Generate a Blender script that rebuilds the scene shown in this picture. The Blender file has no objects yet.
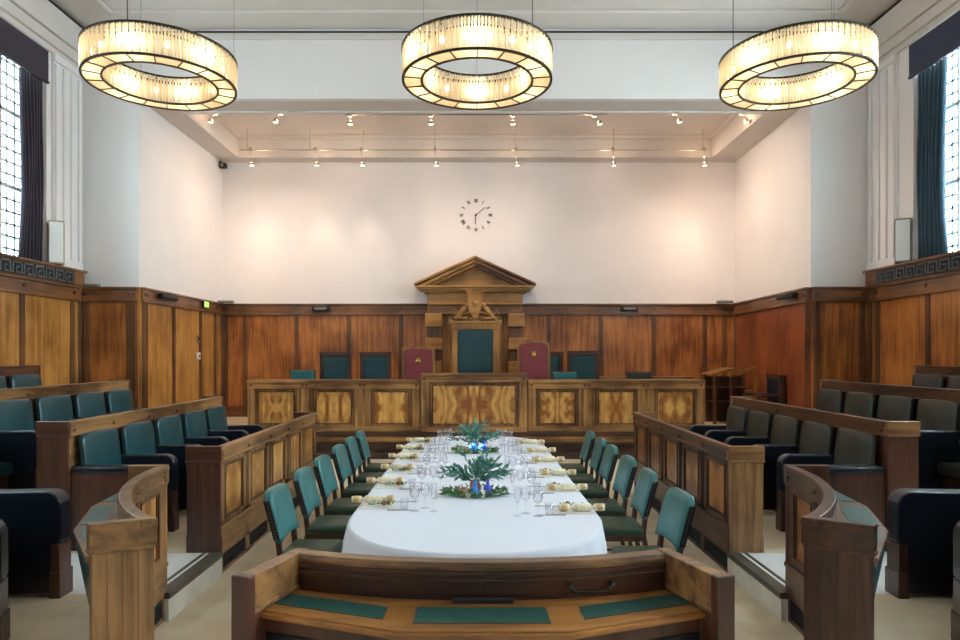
import bpy, bmesh, math, random
from mathutils import Vector, Matrix
random.seed(7)
PI=math.pi
S=bpy.context.scene
C=S.collection
# ------------------------------------------------------------------ materials
def new_mat(name):
    m=bpy.data.materials.new(name); m.use_nodes=True
    nt=m.node_tree; nt.nodes.clear()
    out=nt.nodes.new('ShaderNodeOutputMaterial')
    b=nt.nodes.new('ShaderNodeBsdfPrincipled')
    nt.links.new(b.outputs[0],out.inputs[0])
    return m,nt,b,out
def srgb(c):
    return tuple(((v/255)/12.92 if v/255<=0.04045 else ((v/255+0.055)/1.055)**2.4) for v in c)+(1,)
def plain(name,c,rough=.6,metal=0,noise=0.08,scale=6,spec=.5,bump=0,coat=0,sheen=0):
    m,nt,b,out=new_mat(name)
    tc=nt.nodes.new('ShaderNodeTexCoord'); n=nt.nodes.new('ShaderNodeTexNoise')
    n.inputs['Scale'].default_value=scale; n.inputs['Detail'].default_value=5
    nt.links.new(tc.outputs['Object'],n.inputs['Vector'])
    cr=nt.nodes.new('ShaderNodeValToRGB'); col=srgb(c)
    cr.color_ramp.elements[0].position=.3; cr.color_ramp.elements[1].position=.7
    cr.color_ramp.elements[0].color=tuple(v*(1-noise) for v in col[:3])+(1,)
    cr.color_ramp.elements[1].color=tuple(min(1,v*(1+noise)) for v in col[:3])+(1,)
    nt.links.new(n.outputs['Fac'],cr.inputs[0]); nt.links.new(cr.outputs[0],b.inputs['Base Color'])
    b.inputs['Roughness'].default_value=rough; b.inputs['Metallic'].default_value=metal
    b.inputs['Specular IOR Level'].default_value=spec
    b.inputs['Coat Weight'].default_value=coat; b.inputs['Sheen Weight'].default_value=sheen
    if bump:
        bp=nt.nodes.new('ShaderNodeBump'); bp.inputs['Strength'].default_value=bump; bp.inputs['Distance'].default_value=.01
        n2=nt.nodes.new('ShaderNodeTexNoise'); n2.inputs['Scale'].default_value=scale*12
        nt.links.new(tc.outputs['Object'],n2.inputs['Vector'])
        nt.links.new(n2.outputs['Fac'],bp.inputs['Height']); nt.links.new(bp.outputs[0],b.inputs['Normal'])
    return m
def wood(name,dark,light,axis='z',rough=.38,sc=1.0,coat=.3,contrast=.155):
    m,nt,b,out=new_mat(name)
    tc=nt.nodes.new('ShaderNodeTexCoord')
    mp=nt.nodes.new('ShaderNodeMapping')
    s={'z':(9,9,.55),'x':(.55,9,9),'y':(9,.55,9)}[axis]
    mp.inputs['Scale'].default_value=tuple(v*sc for v in s)
    nt.links.new(tc.outputs['Object'],mp.inputs[0])
    n=nt.nodes.new('ShaderNodeTexNoise'); n.inputs['Scale'].default_value=1.6; n.inputs['Detail'].default_value=7
    n.inputs['Roughness'].default_value=.62; n.inputs['Distortion'].default_value=.5
    nt.links.new(mp.outputs[0],n.inputs['Vector'])
    n2=nt.nodes.new('ShaderNodeTexNoise'); n2.inputs['Scale'].default_value=1.3; n2.inputs['Detail'].default_value=3
    nt.links.new(tc.outputs['Object'],n2.inputs['Vector'])
    ma=nt.nodes.new('ShaderNodeMath'); ma.operation='MULTIPLY_ADD'; ma.inputs[1].default_value=.45; 
    nt.links.new(n2.outputs['Fac'],ma.inputs[0])
    sub=nt.nodes.new('ShaderNodeMath'); sub.operation='MULTIPLY'; sub.inputs[1].default_value=.55
    nt.links.new(n.outputs['Fac'],sub.inputs[0]); nt.links.new(sub.outputs[0],ma.inputs[2])
    cr=nt.nodes.new('ShaderNodeValToRGB')
    cr.color_ramp.elements[0].position=.5-contrast/1.6; cr.color_ramp.elements[1].position=.5+contrast/1.6
    cr.color_ramp.elements[0].color=srgb(dark); cr.color_ramp.elements[1].color=srgb(light)
    nt.links.new(ma.outputs[0],cr.inputs[0]); nt.links.new(cr.outputs[0],b.inputs['Base Color'])
    b.inputs['Roughness'].default_value=rough; b.inputs['Coat Weight'].default_value=coat; b.inputs['Coat Roughness'].default_value=.14
    bp=nt.nodes.new('ShaderNodeBump'); bp.inputs['Strength'].default_value=.12; bp.inputs['Distance'].default_value=.004
    nt.links.new(n.outputs['Fac'],bp.inputs['Height']); nt.links.new(bp.outputs[0],b.inputs['Normal'])
    return m
def burl(name,dark,light,axis='x',rough=.32):
    # book-matched veneer: mirrored about the panel's own centre
    m,nt,b,out=new_mat(name)
    tc=nt.nodes.new('ShaderNodeTexCoord'); ab=nt.nodes.new('ShaderNodeVectorMath'); ab.operation='ABSOLUTE'
    nt.links.new(tc.outputs['Object'],ab.inputs[0])
    info=nt.nodes.new('ShaderNodeObjectInfo')
    ad=nt.nodes.new('ShaderNodeVectorMath'); ad.operation='ADD'
    nt.links.new(ab.outputs[0],ad.inputs[0])
    mlt=nt.nodes.new('ShaderNodeVectorMath'); mlt.operation='SCALE'; mlt.inputs[3].default_value=0.35
    nt.links.new(info.outputs['Location'],mlt.inputs[0]); nt.links.new(mlt.outputs[0],ad.inputs[1])
    mp=nt.nodes.new('ShaderNodeMapping'); mp.inputs['Rotation'].default_value=(0,.8 if axis=='x' else 0,0) if axis=='x' else (.8,0,0)
    mp.inputs['Scale'].default_value=(5,5,2.0)
    nt.links.new(ad.outputs[0],mp.inputs[0])
    n=nt.nodes.new('ShaderNodeTexNoise'); n.inputs['Scale'].default_value=1.1; n.inputs['Detail'].default_value=6; n.inputs['Distortion'].default_value=1.2
    nt.links.new(mp.outputs[0],n.inputs['Vector'])
    cr=nt.nodes.new('ShaderNodeValToRGB'); cr.color_ramp.elements[0].position=.40; cr.color_ramp.elements[1].position=.66
    cr.color_ramp.elements[0].color=srgb(dark); cr.color_ramp.elements[1].color=srgb(light)
    nt.links.new(n.outputs['Fac'],cr.inputs[0]); nt.links.new(cr.outputs[0],b.inputs['Base Color'])
    b.inputs['Roughness'].default_value=rough; b.inputs['Coat Weight'].default_value=.2; b.inputs['Coat Roughness'].default_value=.15
    return m
def thin_glass(name,tint=(255,255,255),alpha=.9,rough=.03):
    m,nt,b,out=new_mat(name)
    nt.nodes.remove(b)
    tr=nt.nodes.new('ShaderNodeBsdfTransparent'); tr.inputs[0].default_value=srgb(tint)
    gl=nt.nodes.new('ShaderNodeBsdfGlossy'); gl.inputs['Roughness'].default_value=rough
    lw=nt.nodes.new('ShaderNodeLayerWeight'); lw.inputs[0].default_value=.35
    mr=nt.nodes.new('ShaderNodeMapRange'); mr.inputs[3].default_value=1-alpha; mr.inputs[4].default_value=.45
    nt.links.new(lw.outputs['Facing'],mr.inputs[0])
    mx=nt.nodes.new('ShaderNodeMixShader'); nt.links.new(mr.outputs[0],mx.inputs[0])
    nt.links.new(tr.outputs[0],mx.inputs[1]); nt.links.new(gl.outputs[0],mx.inputs[2])
    nt.links.new(mx.outputs[0],out.inputs[0])
    return m
def emis(name,c,st,base=(255,240,210)):
    m,nt,b,out=new_mat(name)
    b.inputs['Base Color'].default_value=srgb(base)
    b.inputs['Emission Color'].default_value=srgb(c); b.inputs['Emission Strength'].default_value=st
    return m
def frosted(name,c,transp=.35,emit=0):
    m,nt,b,out=new_mat(name); nt.nodes.remove(b)
    tl=nt.nodes.new('ShaderNodeBsdfTranslucent'); tl.inputs[0].default_value=srgb(c)
    df=nt.nodes.new('ShaderNodeBsdfDiffuse'); df.inputs[0].default_value=srgb(c)
    gl=nt.nodes.new('ShaderNodeBsdfGlossy'); gl.inputs['Roughness'].default_value=.12
    tr=nt.nodes.new('ShaderNodeBsdfTransparent'); tr.inputs[0].default_value=srgb((255,244,225))
    a=nt.nodes.new('ShaderNodeMixShader'); a.inputs[0].default_value=.3
    nt.links.new(tl.outputs[0],a.inputs[1]); nt.links.new(df.outputs[0],a.inputs[2])
    g=nt.nodes.new('ShaderNodeMixShader'); g.inputs[0].default_value=.12
    nt.links.new(a.outputs[0],g.inputs[1]); nt.links.new(gl.outputs[0],g.inputs[2])
    t=nt.nodes.new('ShaderNodeMixShader'); t.inputs[0].default_value=transp
    nt.links.new(g.outputs[0],t.inputs[1]); nt.links.new(tr.outputs[0],t.inputs[2])
    nt.links.new(t.outputs[0],out.inputs[0])
    return m
M={}
M['wall']=plain('white_plaster',(232,227,226),.8,noise=.015,scale=2,spec=.2)
M['ceil']=plain('ceiling_plaster',(212,205,199),.85,noise=.015,scale=2,spec=.2)
M['floor']=plain('beige_carpet',(218,200,172),.85,noise=.10,scale=3,spec=.15,bump=.15)
M['stone']=plain('pale_stone_aisle',(228,226,224),.35,noise=.04,scale=4)  # paler floor tone for the cross aisle strip
M['riser']=plain('pale_riser',(214,206,192),.6,noise=.1,scale=5)
M['nosing']=plain('dark_stair_nosing',(78,70,60),.4,noise=.2,scale=8)
M['w_yel']=wood('honey_panel_wood',(136,86,36),(196,142,74),'z',.33)
M['w_org']=wood('orange_panel_wood',(112,62,28),(186,118,60),'z',.33)
M['w_red']=wood('red_panel_wood',(98,44,24),(152,80,42),'z',.33)
M['w_trim_v']=wood('oak_trim_vertical',(74,46,28),(126,84,52),'z',.36)
M['w_trim_x']=wood('oak_trim_lengthways',(78,48,28),(138,90,54),'x',.36)
M['w_trim_y']=wood('oak_trim_depthways',(78,48,28),(138,90,54),'y',.36)
M['oak_v']=wood('oak_vertical',(82,52,30),(166,122,78),'z',.38)
M['oak_x']=wood('oak_lengthways',(82,52,30),(162,116,70),'x',.38)
M['oak_y']=wood('oak_depthways',(82,52,30),(164,120,76),'y',.38)
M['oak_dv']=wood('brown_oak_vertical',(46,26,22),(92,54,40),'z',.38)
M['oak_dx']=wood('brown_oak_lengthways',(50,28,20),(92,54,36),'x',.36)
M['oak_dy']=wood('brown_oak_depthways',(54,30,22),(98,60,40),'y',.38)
M['top_x']=wood('orange_desk_top',(120,74,32),(178,118,60),'x',.28)
M['burl_x']=burl('burl_veneer',(140,84,34),(220,168,92),'x')
M['burl_y']=burl('burl_veneer_side',(140,84,34),(216,164,92),'y')
M['burl_r']=burl('dark_burl_veneer',(104,58,28),(178,114,58),'y')  # darker copy of the burl, right-hand shade put into its colour
M['dais_v']=wood('golden_oak_vertical',(100,64,32),(188,140,84),'z',.38)  # brighter copy of the oak, light on the dais put into its colour
M['dais_x']=wood('golden_oak_lengthways',(100,64,32),(184,134,78),'x',.38)
M['thr']=wood('throne_oak',(128,84,34),(180,130,66),'x',.4)
M['thr_v']=wood('throne_oak_vertical',(122,78,30),(176,124,60),'z',.4)
M['leather']=plain('dark_green_leather',(26,66,72),.28,noise=.15,scale=5,bump=.12)
M['leather_n']=plain('blue_black_leather',(20,26,38),.3,noise=.15,scale=5,bump=.1)
M['leather_r']=plain('grey_green_leather',(50,50,42),.42,noise=.15,scale=5,bump=.12)  # copy of the green leather with right-hand shade put into the colour
M['leather_chair']=plain('teal_green_leather',(44,104,104),.32,noise=.12,scale=6,bump=.1)
M['leather_seat']=plain('green_seat_leather',(40,66,50),.42,noise=.12,scale=6,bump=.1)
M['leather_red']=plain('maroon_leather',(132,56,62),.32,noise=.12,scale=6,bump=.1)
M['pad']=plain('green_writing_leather',(34,74,68),.36,noise=.2,scale=22,bump=.1)
M['gold']=plain('gold_foil',(200,158,80),.3,.9,noise=.15,scale=30)
M['brass']=plain('aged_brass',(150,116,62),.35,.9,noise=.1)
M['key']=plain('grey_blue_metal',(96,104,110),.4,.3,noise=.1)
M['iron']=plain('dark_bronze_metal',(52,50,40),.45,.7,noise=.1)
M['steel']=plain('brushed_steel',(170,165,155),.3,.9,noise=.05)
M['black']=plain('black_plastic',(22,22,24),.5,noise=.1)
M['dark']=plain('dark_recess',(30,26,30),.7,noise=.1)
M['grey']=plain('grey_plastic',(120,120,118),.5,noise=.05)
M['white']=plain('white_plastic',(232,232,228),.4,noise=.02)
M['cloth']=plain('white_tablecloth',(220,219,229),.8,noise=.01,scale=3,spec=.15,sheen=.2)
M['card']=plain('cream_menu_card',(236,230,222),.7,noise=.02)
M['cream']=plain('cream_patterned_paper',(232,218,188),.55,noise=.18,scale=60)
M['kraft']=plain('gold_kraft_band',(206,172,120),.5,.1,noise=.25,scale=60)
M['leaf']=plain('olive_leaf',(84,126,76),.5,noise=.3,scale=20)
M['leaf2']=plain('blue_green_leaf',(92,144,128),.5,noise=.3,scale=20)
M['berry']=plain('red_brown_pine_cone',(140,78,50),.6,noise=.3,scale=40)
M['copper']=plain('copper_votive',(190,140,116),.35,.6,noise=.15,scale=30)
M['blueb']=plain('cobalt_blue_glass',(30,120,225),.1,0,noise=.2,scale=20,coat=.5)
M['viol']=plain('violet_blue_glass',(70,80,215),.12,0,noise=.2,scale=20,coat=.5)
M['candle']=plain('ivory_candle',(240,228,206),.5,noise=.03)
M['glass']=thin_glass('clear_glass',(253,253,255),.95)
M['pane']=thin_glass('window_glass',(222,238,240),.94)
M['lead']=plain('white_window_bars',(196,206,210),.5,noise=.05)
M['velvet_l']=plain('aubergine_velvet',(36,26,44),.9,noise=.2,scale=3,sheen=.3)
M['velvet_r']=plain('petrol_blue_velvet',(26,60,78),.85,noise=.25,scale=3,sheen=.3)
M['velvet_rv']=plain('navy_velvet',(26,34,66),.9,noise=.2,scale=3,sheen=.3)
M['sheer']=plain('pale_green_lining',(140,190,180),.8,noise=.05)
M['tan']=plain('tan_cloth',(170,150,112),.7,noise=.05)
M['rods']=frosted('chandelier_glass_rods',(246,238,220),.42)
M['diff']=frosted('frosted_chandelier_diffuser',(255,244,222),.25)
M['bulb']=emis('glowing_bulb',(255,234,196),6)
M['spotlens']=emis('glowing_spot_lens',(255,220,170),6)
M['exit']=emis('lit_green_exit_sign',(120,190,60),1.2,(110,180,60))
M['ledblue']=emis('blue_fairy_light',(70,200,255),3,(60,180,240))
# ------------------------------------------------------------------ mesh builder
class MB:
    def __init__(s,mp=None): s.v=[]; s.f=[]; s.mp=mp or (lambda u,d,z:(u,d,z)); s.sm=[]
    def add(s,vs,fs,smooth=False,raw=False):
        o=len(s.v)
        s.v+= [tuple(v) for v in vs] if raw else [s.mp(*v) for v in vs]
        s.f+=[tuple(i+o for i in f) for f in fs]; s.sm+=[smooth]*len(fs)
    def box(s,u0,u1,d0,d1,z0,z1,n=1):
        vs=[];fs=[]
        for i in range(n+1):
            u=u0+(u1-u0)*i/n
            vs+=[(u,d0,z0),(u,d1,z0),(u,d1,z1),(u,d0,z1)]
        for i in range(n):
            a=4*i;b=a+4
            for k in range(4):
                fs.append((a+k,a+(k+1)%4,b+(k+1)%4,b+k))
        fs.append((0,1,2,3)); e=4*n; fs.append((e+3,e+2,e+1,e))
        s.add(vs,fs)
    def sec(s,poly,u0,u1,n=1,smooth=False):
        """section polygon in (d,z) swept along u"""
        k=len(poly);vs=[];fs=[]
        for i in range(n+1):
            u=u0+(u1-u0)*i/n
            vs+=[(u,p[0],p[1]) for p in poly]
        for i in range(n):
            for j in range(k):
                fs.append((i*k+j,i*k+(j+1)%k,(i+1)*k+(j+1)%k,(i+1)*k+j))
        s.add(vs,fs,smooth)
        s.add([(u0,p[0],p[1]) for p in poly],[tuple(range(k))]); s.add([(u1,p[0],p[1]) for p in poly],[tuple(range(k))])
    def prism(s,poly,axis,a,b):
        """polygon in the other two axes extruded along axis"""
        k=len(poly)
        def pt(p,t):
            return (t,p[0],p[1]) if axis=='x' else ((p[0],t,p[1]) if axis=='y' else (p[0],p[1],t))
        vs=[pt(p,a) for p in poly]+[pt(p,b) for p in poly]
        fs=[(j,(j+1)%k,k+(j+1)%k,k+j) for j in range(k)]+[tuple(range(k)),tuple(range(2*k-1,k-1,-1))]
        s.add(vs,fs)
    def tube(s,pts,r,n=8,closed=False,smooth=True):
        P=[Vector(p) for p in pts]; m=len(P); vs=[];fs=[]
        for i,p in enumerate(P):
            if closed: t=P[(i+1)%m]-P[i-1]
            else: t=(P[min(i+1,m-1)]-P[max(i-1,0)])
            t.normalize(); up=Vector((0,0,1)) if abs(t.z)<.9 else Vector((1,0,0))
            a=t.cross(up).normalized(); b=t.cross(a)
            rr=r[i] if isinstance(r,(list,tuple)) else r
            for k in range(n):
                q=2*PI*k/n; vs.append(p+a*math.cos(q)*rr+b*math.sin(q)*rr)
        L=m if closed else m-1
        for i in range(L):
            j=(i+1)%m
            for k in range(n): fs.append((i*n+k,i*n+(k+1)%n,j*n+(k+1)%n,j*n+k))
        s.add(vs,fs,smooth)
        if not closed:
            s.add(vs[:n],[tuple(range(n))]); s.add(vs[-n:],[tuple(range(n))])
    def lathe(s,prof,c=(0,0,0),n=16,axis='z',smooth=True,ang=2*PI):
        vs=[];fs=[];k=len(prof)
        for i in range(n):
            q=ang*i/n
            for r,h in prof:
                x,y=r*math.cos(q),r*math.sin(q)
                p=(x,y,h) if axis=='z' else ((h,x,y) if axis=='x' else (x,h,y))
                vs.append((p[0]+c[0],p[1]+c[1],p[2]+c[2]))
        for i in range(n):
            for j in range(k-1):
                a=i*k+j;b=((i+1)%n)*k+j
                fs.append((a,b,b+1,a+1))
        s.add(vs,fs,smooth)
    def ball(s,c,r,n=10,sq=(1,1,1)):
        prof=[(max(1e-4,r*math.sin(PI*i/6)),-r*math.cos(PI*i/6)) for i in range(7)]
        vs=[];fs=[]
        for i in range(n):
            q=2*PI*i/n
            for rr,h in prof: vs.append((c[0]+rr*math.cos(q)*sq[0],c[1]+rr*math.sin(q)*sq[1],c[2]+h*sq[2]))
        for i in range(n):
            for j in range(6):
                a=i*7+j;b=((i+1)%n)*7+j; fs.append((a,b,b+1,a+1))
        s.add(vs,fs,True)
    def rbox(s,x0,x1,y0,y1,z0,z1,r=.03,mat=None,n=3):
        """soft-cornered cushion"""
        bm=bmesh.new(); bmesh.ops.create_cube(bm,size=1)
        for v in bm.verts: v.co=Vector(((v.co.x+.5)*(x1-x0)+x0,(v.co.y+.5)*(y1-y0)+y0,(v.co.z+.5)*(z1-z0)+z0))
        bmesh.ops.bevel(bm,geom=bm.edges[:],offset=r,segments=n,profile=.5,affect='EDGES')
        bm.verts.index_update()
        vs=[tuple((mat@v.co) if mat else v.co) for v in bm.verts]; fs=[tuple(v.index for v in f.verts) for f in bm.faces]
        bm.free(); s.add(vs,fs,True)
    def leaf(s,base,dirv,L,w,side=None):
        d=Vector(dirv).normalized(); up=side or Vector((random.uniform(-1,1),random.uniform(-1,1),random.uniform(-1,1)))
        a=d.cross(Vector(up)).normalized(); nn=a.cross(d)
        b=Vector(base); m1=b+d*L*.35+nn*w*.25; m2=b+d*L*.7+nn*w*.2; t=b+d*L
        s.add([b,m1+a*w*.5,m2+a*w*.38,t,m2-a*w*.38,m1-a*w*.5,m1-nn*w*.2,m2-nn*w*.2],[(0,6,1),(1,6,7,2),(2,7,3),(0,5,6),(5,4,7,6),(4,3,7)],True,raw=True)
    def build(s,name,mat,parent=None,bevel=0,loc=None,origin=None,sub=0,seg=2):
        me=bpy.data.meshes.new(name)
        vs=s.v
        if origin: vs=[(v[0]-origin[0],v[1]-origin[1],v[2]-origin[2]) for v in vs]
        me.from_pydata(vs,[],s.f); me.update()
        for p,sm in zip(me.polygons,s.sm): p.use_smooth=sm
        bm=bmesh.new(); bm.from_mesh(me)
        bmesh.ops.remove_doubles(bm,verts=bm.verts[:],dist=1e-5)
        bmesh.ops.recalc_face_normals(bm,faces=bm.faces[:]); bm.to_mesh(me); bm.free()
        me.materials.append(mat if not isinstance(mat,str) else M[mat])
        o=bpy.data.objects.new(name,me); C.objects.link(o)
        if origin: o.location=origin
        if loc: o.location=loc
        if parent:
            o.parent=parent
            if origin:
                o.location=Vector(origin)-parent.matrix_basis.translation if not loc else loc
        if bevel:
            b=o.modifiers.new('bevel','BEVEL'); b.width=bevel; b.segments=seg; b.limit_method='ANGLE'; b.angle_limit=math.radians(40)
        if sub:
            q=o.modifiers.new('sub','SUBSURF'); q.levels=sub; q.render_levels=sub
        return o
def tag(o,label,cat,group=None,kind=None):
    o['label']=label; o['category']=cat
    if group: o['group']=group
    if kind: o['kind']=kind
    return o
def empty(name,loc,label,cat,group=None,rz=0):
    o=bpy.data.objects.new(name,None); C.objects.link(o); o.location=loc; o.rotation_euler=(0,0,rz)
    o.empty_display_size=.1
    return tag(o,label,cat,group)
def struct(o,label=None,cat='structure'):
    o['kind']='structure'; o['label']=label or o.name; o['category']=cat; return o
def copy_tree(o,parent=None):
    c=o.copy(); C.objects.link(c); c.parent=parent
    for ch in list(o.children): copy_tree(ch,c)
    return c
def LR(sx): return 'left' if sx<0 else 'right'
ORD=['first','second','third','fourth','fifth','sixth','seventh','eighth']
# ------------------------------------------------------------------ room dimensions
XA=6.04; XO=7.1; Y1=12.05; Y2=16.0; YB=-4.0; ZA=6.57; ZC=7.82
def sbox(name,mat,boxes,label,bevel=0,cat='structure'):
    b=MB()
    for q in boxes: b.box(*q)
    return struct(b.build(name,mat,bevel=bevel),label,cat)
sbox('floor','floor',[(-XO,XO,YB,12.95,-.1,0)],'beige main floor of the chamber','floor' and 0)
tn=[0]
def trim(mat,boxes,label,bevel=.004):
    tn[0]+=1
    return sbox('trim_%d'%tn[0],mat,boxes,label,bevel)
# rear dais floor
sbox('floor_dais','floor',[(-XO,XO,12.95,Y2,0,.5),(-XO,-3.4,9.95,12.95,0,.5),(3.4,XO,9.95,12.95,0,.5)],'raised floor at the rear of the chamber')
for sx in (-1,1):
    def P(x0,x1): return (min(sx*x0,sx*x1),max(sx*x0,sx*x1))
    a,b_=P(2.27,XO)
    # platform: carpet / pale aisle strip / carpet, and the higher tiers
    sbox('floor_platform_'+LR(sx),'floor',[(a,b_,5.98,9.94,0,.2),(a,b_,2.0,4.96,0,.2)] if False else
         [(*P(2.36,XO),5.98,9.64,0,.2)]+[(*P(3.80,XO),5.98,9.95,.2,.44),(*P(5.15,XO),5.98,9.95,.44,.66)],
         'stepped beige platform under the %s hand benches'%LR(sx))
    b=MB(); b.prism([(sx*2.34*math.sin(math.radians(q)),5-2.34*math.cos(math.radians(q))-.04) for q in range(90,43,-3)]+[(sx*1.63,1.2),(sx*XO,1.2),(sx*XO,4.96)],'z',.0,.2)
    struct(b.build('floor_platform_near_'+LR(sx),'floor'),'beige platform under the %s curved desk'%LR(sx))
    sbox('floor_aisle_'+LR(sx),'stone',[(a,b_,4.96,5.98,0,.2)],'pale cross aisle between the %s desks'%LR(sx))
    trim('nosing',[(*P(2.255,2.36),4.95,6.0,.165,.212),(*P(2.40,2.43),5.0,5.98,.19,.206)],'dark nosing on the edge of the %s platform'%LR(sx))
    trim('riser',[(*P(2.262,2.275),4.95,6.0,0,.166)],'pale riser below the nosing of the %s platform'%LR(sx),0)
# walls
def SP(sx): return .17 if sx>0 else 0   # the right alcove wall is slightly splayed
sbox('wall_alcove_back','wall',[(-XA-.3,XA+.3,Y2,Y2+.25,0,ZC)],'white back wall of the alcove')
for sx in (-1,1):
    def P(x0,x1): return (min(sx*x0,sx*x1),max(sx*x0,sx*x1))
    b=MB(); b.prism([(sx*XA,Y1),(sx*(XO+.5),Y1),(sx*(XO+.5),Y2),(sx*(XA+SP(sx)),Y2)],'z',0,ZC)
    struct(b.build('wall_alcove_'+LR(sx),'wall'),'white %s side wall and return of the alcove'%LR(sx))
    # outer wall with three window openings
    W=[(8.3,11.1 if sx<0 else 10.85),(4.1,6.9),(-.1,2.7)]
    bx=[(*P(XO,XO+.45),YB,Y1,0,3.44),(*P(XO,XO+.45),YB,Y1,7.0,ZC+.1)]
    ys=[YB]+[v for w in sorted(W) for v in w]+[Y1]
    for i in range(0,len(ys),2): bx.append((*P(XO,XO+.45),ys[i],ys[i+1],3.44,7.0))
    sbox('wall_'+LR(sx),'wall',bx,'white %s wall pierced by tall windows'%LR(sx))
sbox('wall_rear','wall',[(-XO,XO,YB-.3,YB,0,ZC)],'white wall behind the viewer')
sbox('ceiling','ceil',[(-XO-.4,XO+.4,YB,Y1+.3,ZC,ZC+.2)],'white main ceiling')
# alcove ceiling with coffer
cx=5.48
sbox('ceiling_alcove','ceil',[(-XA,XA+.25,Y1+.1,12.7,ZA+.001,ZC),(-XA,XA+.25,15.5,Y2,ZA,ZC),(-XA,-cx,12.7,15.5,ZA,ZC),(cx,XA+.25,12.7,15.5,ZA,ZC),(-cx,cx,12.7,15.5,7.04,ZC)],'coffered ceiling of the alcove')
sbox('wall_bulkhead','wall',[(-XA-.01,XA+.01,Y1-.02,Y1+.1,ZA,ZC)],'white bulkhead over the alcove opening')
trim('ceil',[(-cx,cx,12.62,12.7,ZA-.035,ZA),(-cx,cx,15.5,15.56,ZA-.03,ZA),(-cx-.08,-cx,12.62,15.56,ZA-.03,ZA),(cx,cx+.08,12.62,15.56,ZA-.03,ZA),
             (-cx,cx,12.7,12.76,ZA,ZA+.06),(-cx,cx,15.42,15.5,6.96,7.04),(-cx,-cx+.08,12.7,15.5,6.96,7.04),(cx-.08,cx,12.7,15.5,6.96,7.04)],'white moulding round the alcove coffer',.01)
# cornices
trim('ceil',[(-6.95,6.95,Y1-.06,Y1-.02,7.62,7.74)],'white cornice across the bulkhead',.01)
trim('dark',[(-6.93,6.93,Y1-.065,Y1-.02,7.742,7.765)],'dark shadow gap strip above the bulkhead cornice',0)  # solid dark strip, the shade of the gap drawn in
for sx in (-1,1):
    def P(x0,x1): return (min(sx*x0,sx*x1),max(sx*x0,sx*x1))
    trim('ceil',[(*P(6.95,XO),YB,Y1,7.30,7.75),(*P(7.0,XO),YB,Y1,7.12,7.30),(*P(7.05,XO),YB,Y1,7.02,7.12)],'white cornice along the %s wall'%LR(sx),.012)
    trim('dark',[(*P(6.93,XO),YB,Y1,7.752,7.775)],'dark shadow gap strip above the %s cornice'%LR(sx),0)  # side cornice shade drawn as a solid dark strip too
    trim('ceil',[(*P(6.15,6.24),YB+.5,11.42,ZC-.06,ZC),(*P(6.27,6.31),YB+.5,11.42,ZC-.03,ZC)],'white ceiling moulding near the %s wall'%LR(sx),.015)
trim('ceil',[(-6.24,6.24,11.33,11.42,ZC-.06,ZC),(-6.24,6.24,11.46,11.5,ZC-.03,ZC)],'white ceiling moulding in front of the bulkhead',.015)
# wainscot --------------------------------------------------------
def wainscot(mp,length,stiles,pm,rm,z0,label,zt=3.19,rosettes=None,dark_ends=True):
    tn[0]+=1; nm='trim_%d'%tn[0]
    b=MB(mp); b.box(0,length,0,.03,z0,zt)
    root=struct(b.build(nm,pm),label)
    for u in stiles:
        s=MB(mp)
        s.box(u-.055,u+.055,.03,.05,z0,2.94); s.box(u-.035,u-.012,.05,.062,z0,2.94); s.box(u+.012,u+.035,.05,.062,z0,2.94)
        s.build('stile','w_trim_v',root,bevel=.004)
    r=MB(mp); r.box(0,length,.03,.07,2.96,zt-.04); r.box(0,length,.03,.085,2.92,2.965); r.box(0,length,0,.11,zt-.04,zt)
    r.build('frieze_rail',rm,root,bevel=.006)
    k=MB(mp); k.box(0,length,.03,.06,z0,z0+.25); k.build('skirting',rm,root,bevel=.006)
    for u in (rosettes if rosettes is not None else stiles):
        d=MB(mp)
        c=[(u+.03*math.cos(2*PI*i/10),.07,3.06+.03*math.sin(2*PI*i/10)) for i in range(10)]
        c2=[(p[0],.09,p[2]) for p in c]
        d.add(c+c2,[(i,(i+1)%10,10+(i+1)%10,10+i) for i in range(10)]+[tuple(range(10,20))])
        d.build('rosette','oak_dv',root)
    return root
wainscot(lambda u,d,z:(u-XA,Y2-d,z),2*XA+.16,[XA+v for v in (-5.47,-4.25,-3.0,-1.76,1.76,3.0,4.25,5.47,-5.93,5.93)],'w_org','w_trim_x',.5,'orange brown panelling along the back wall')
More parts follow.
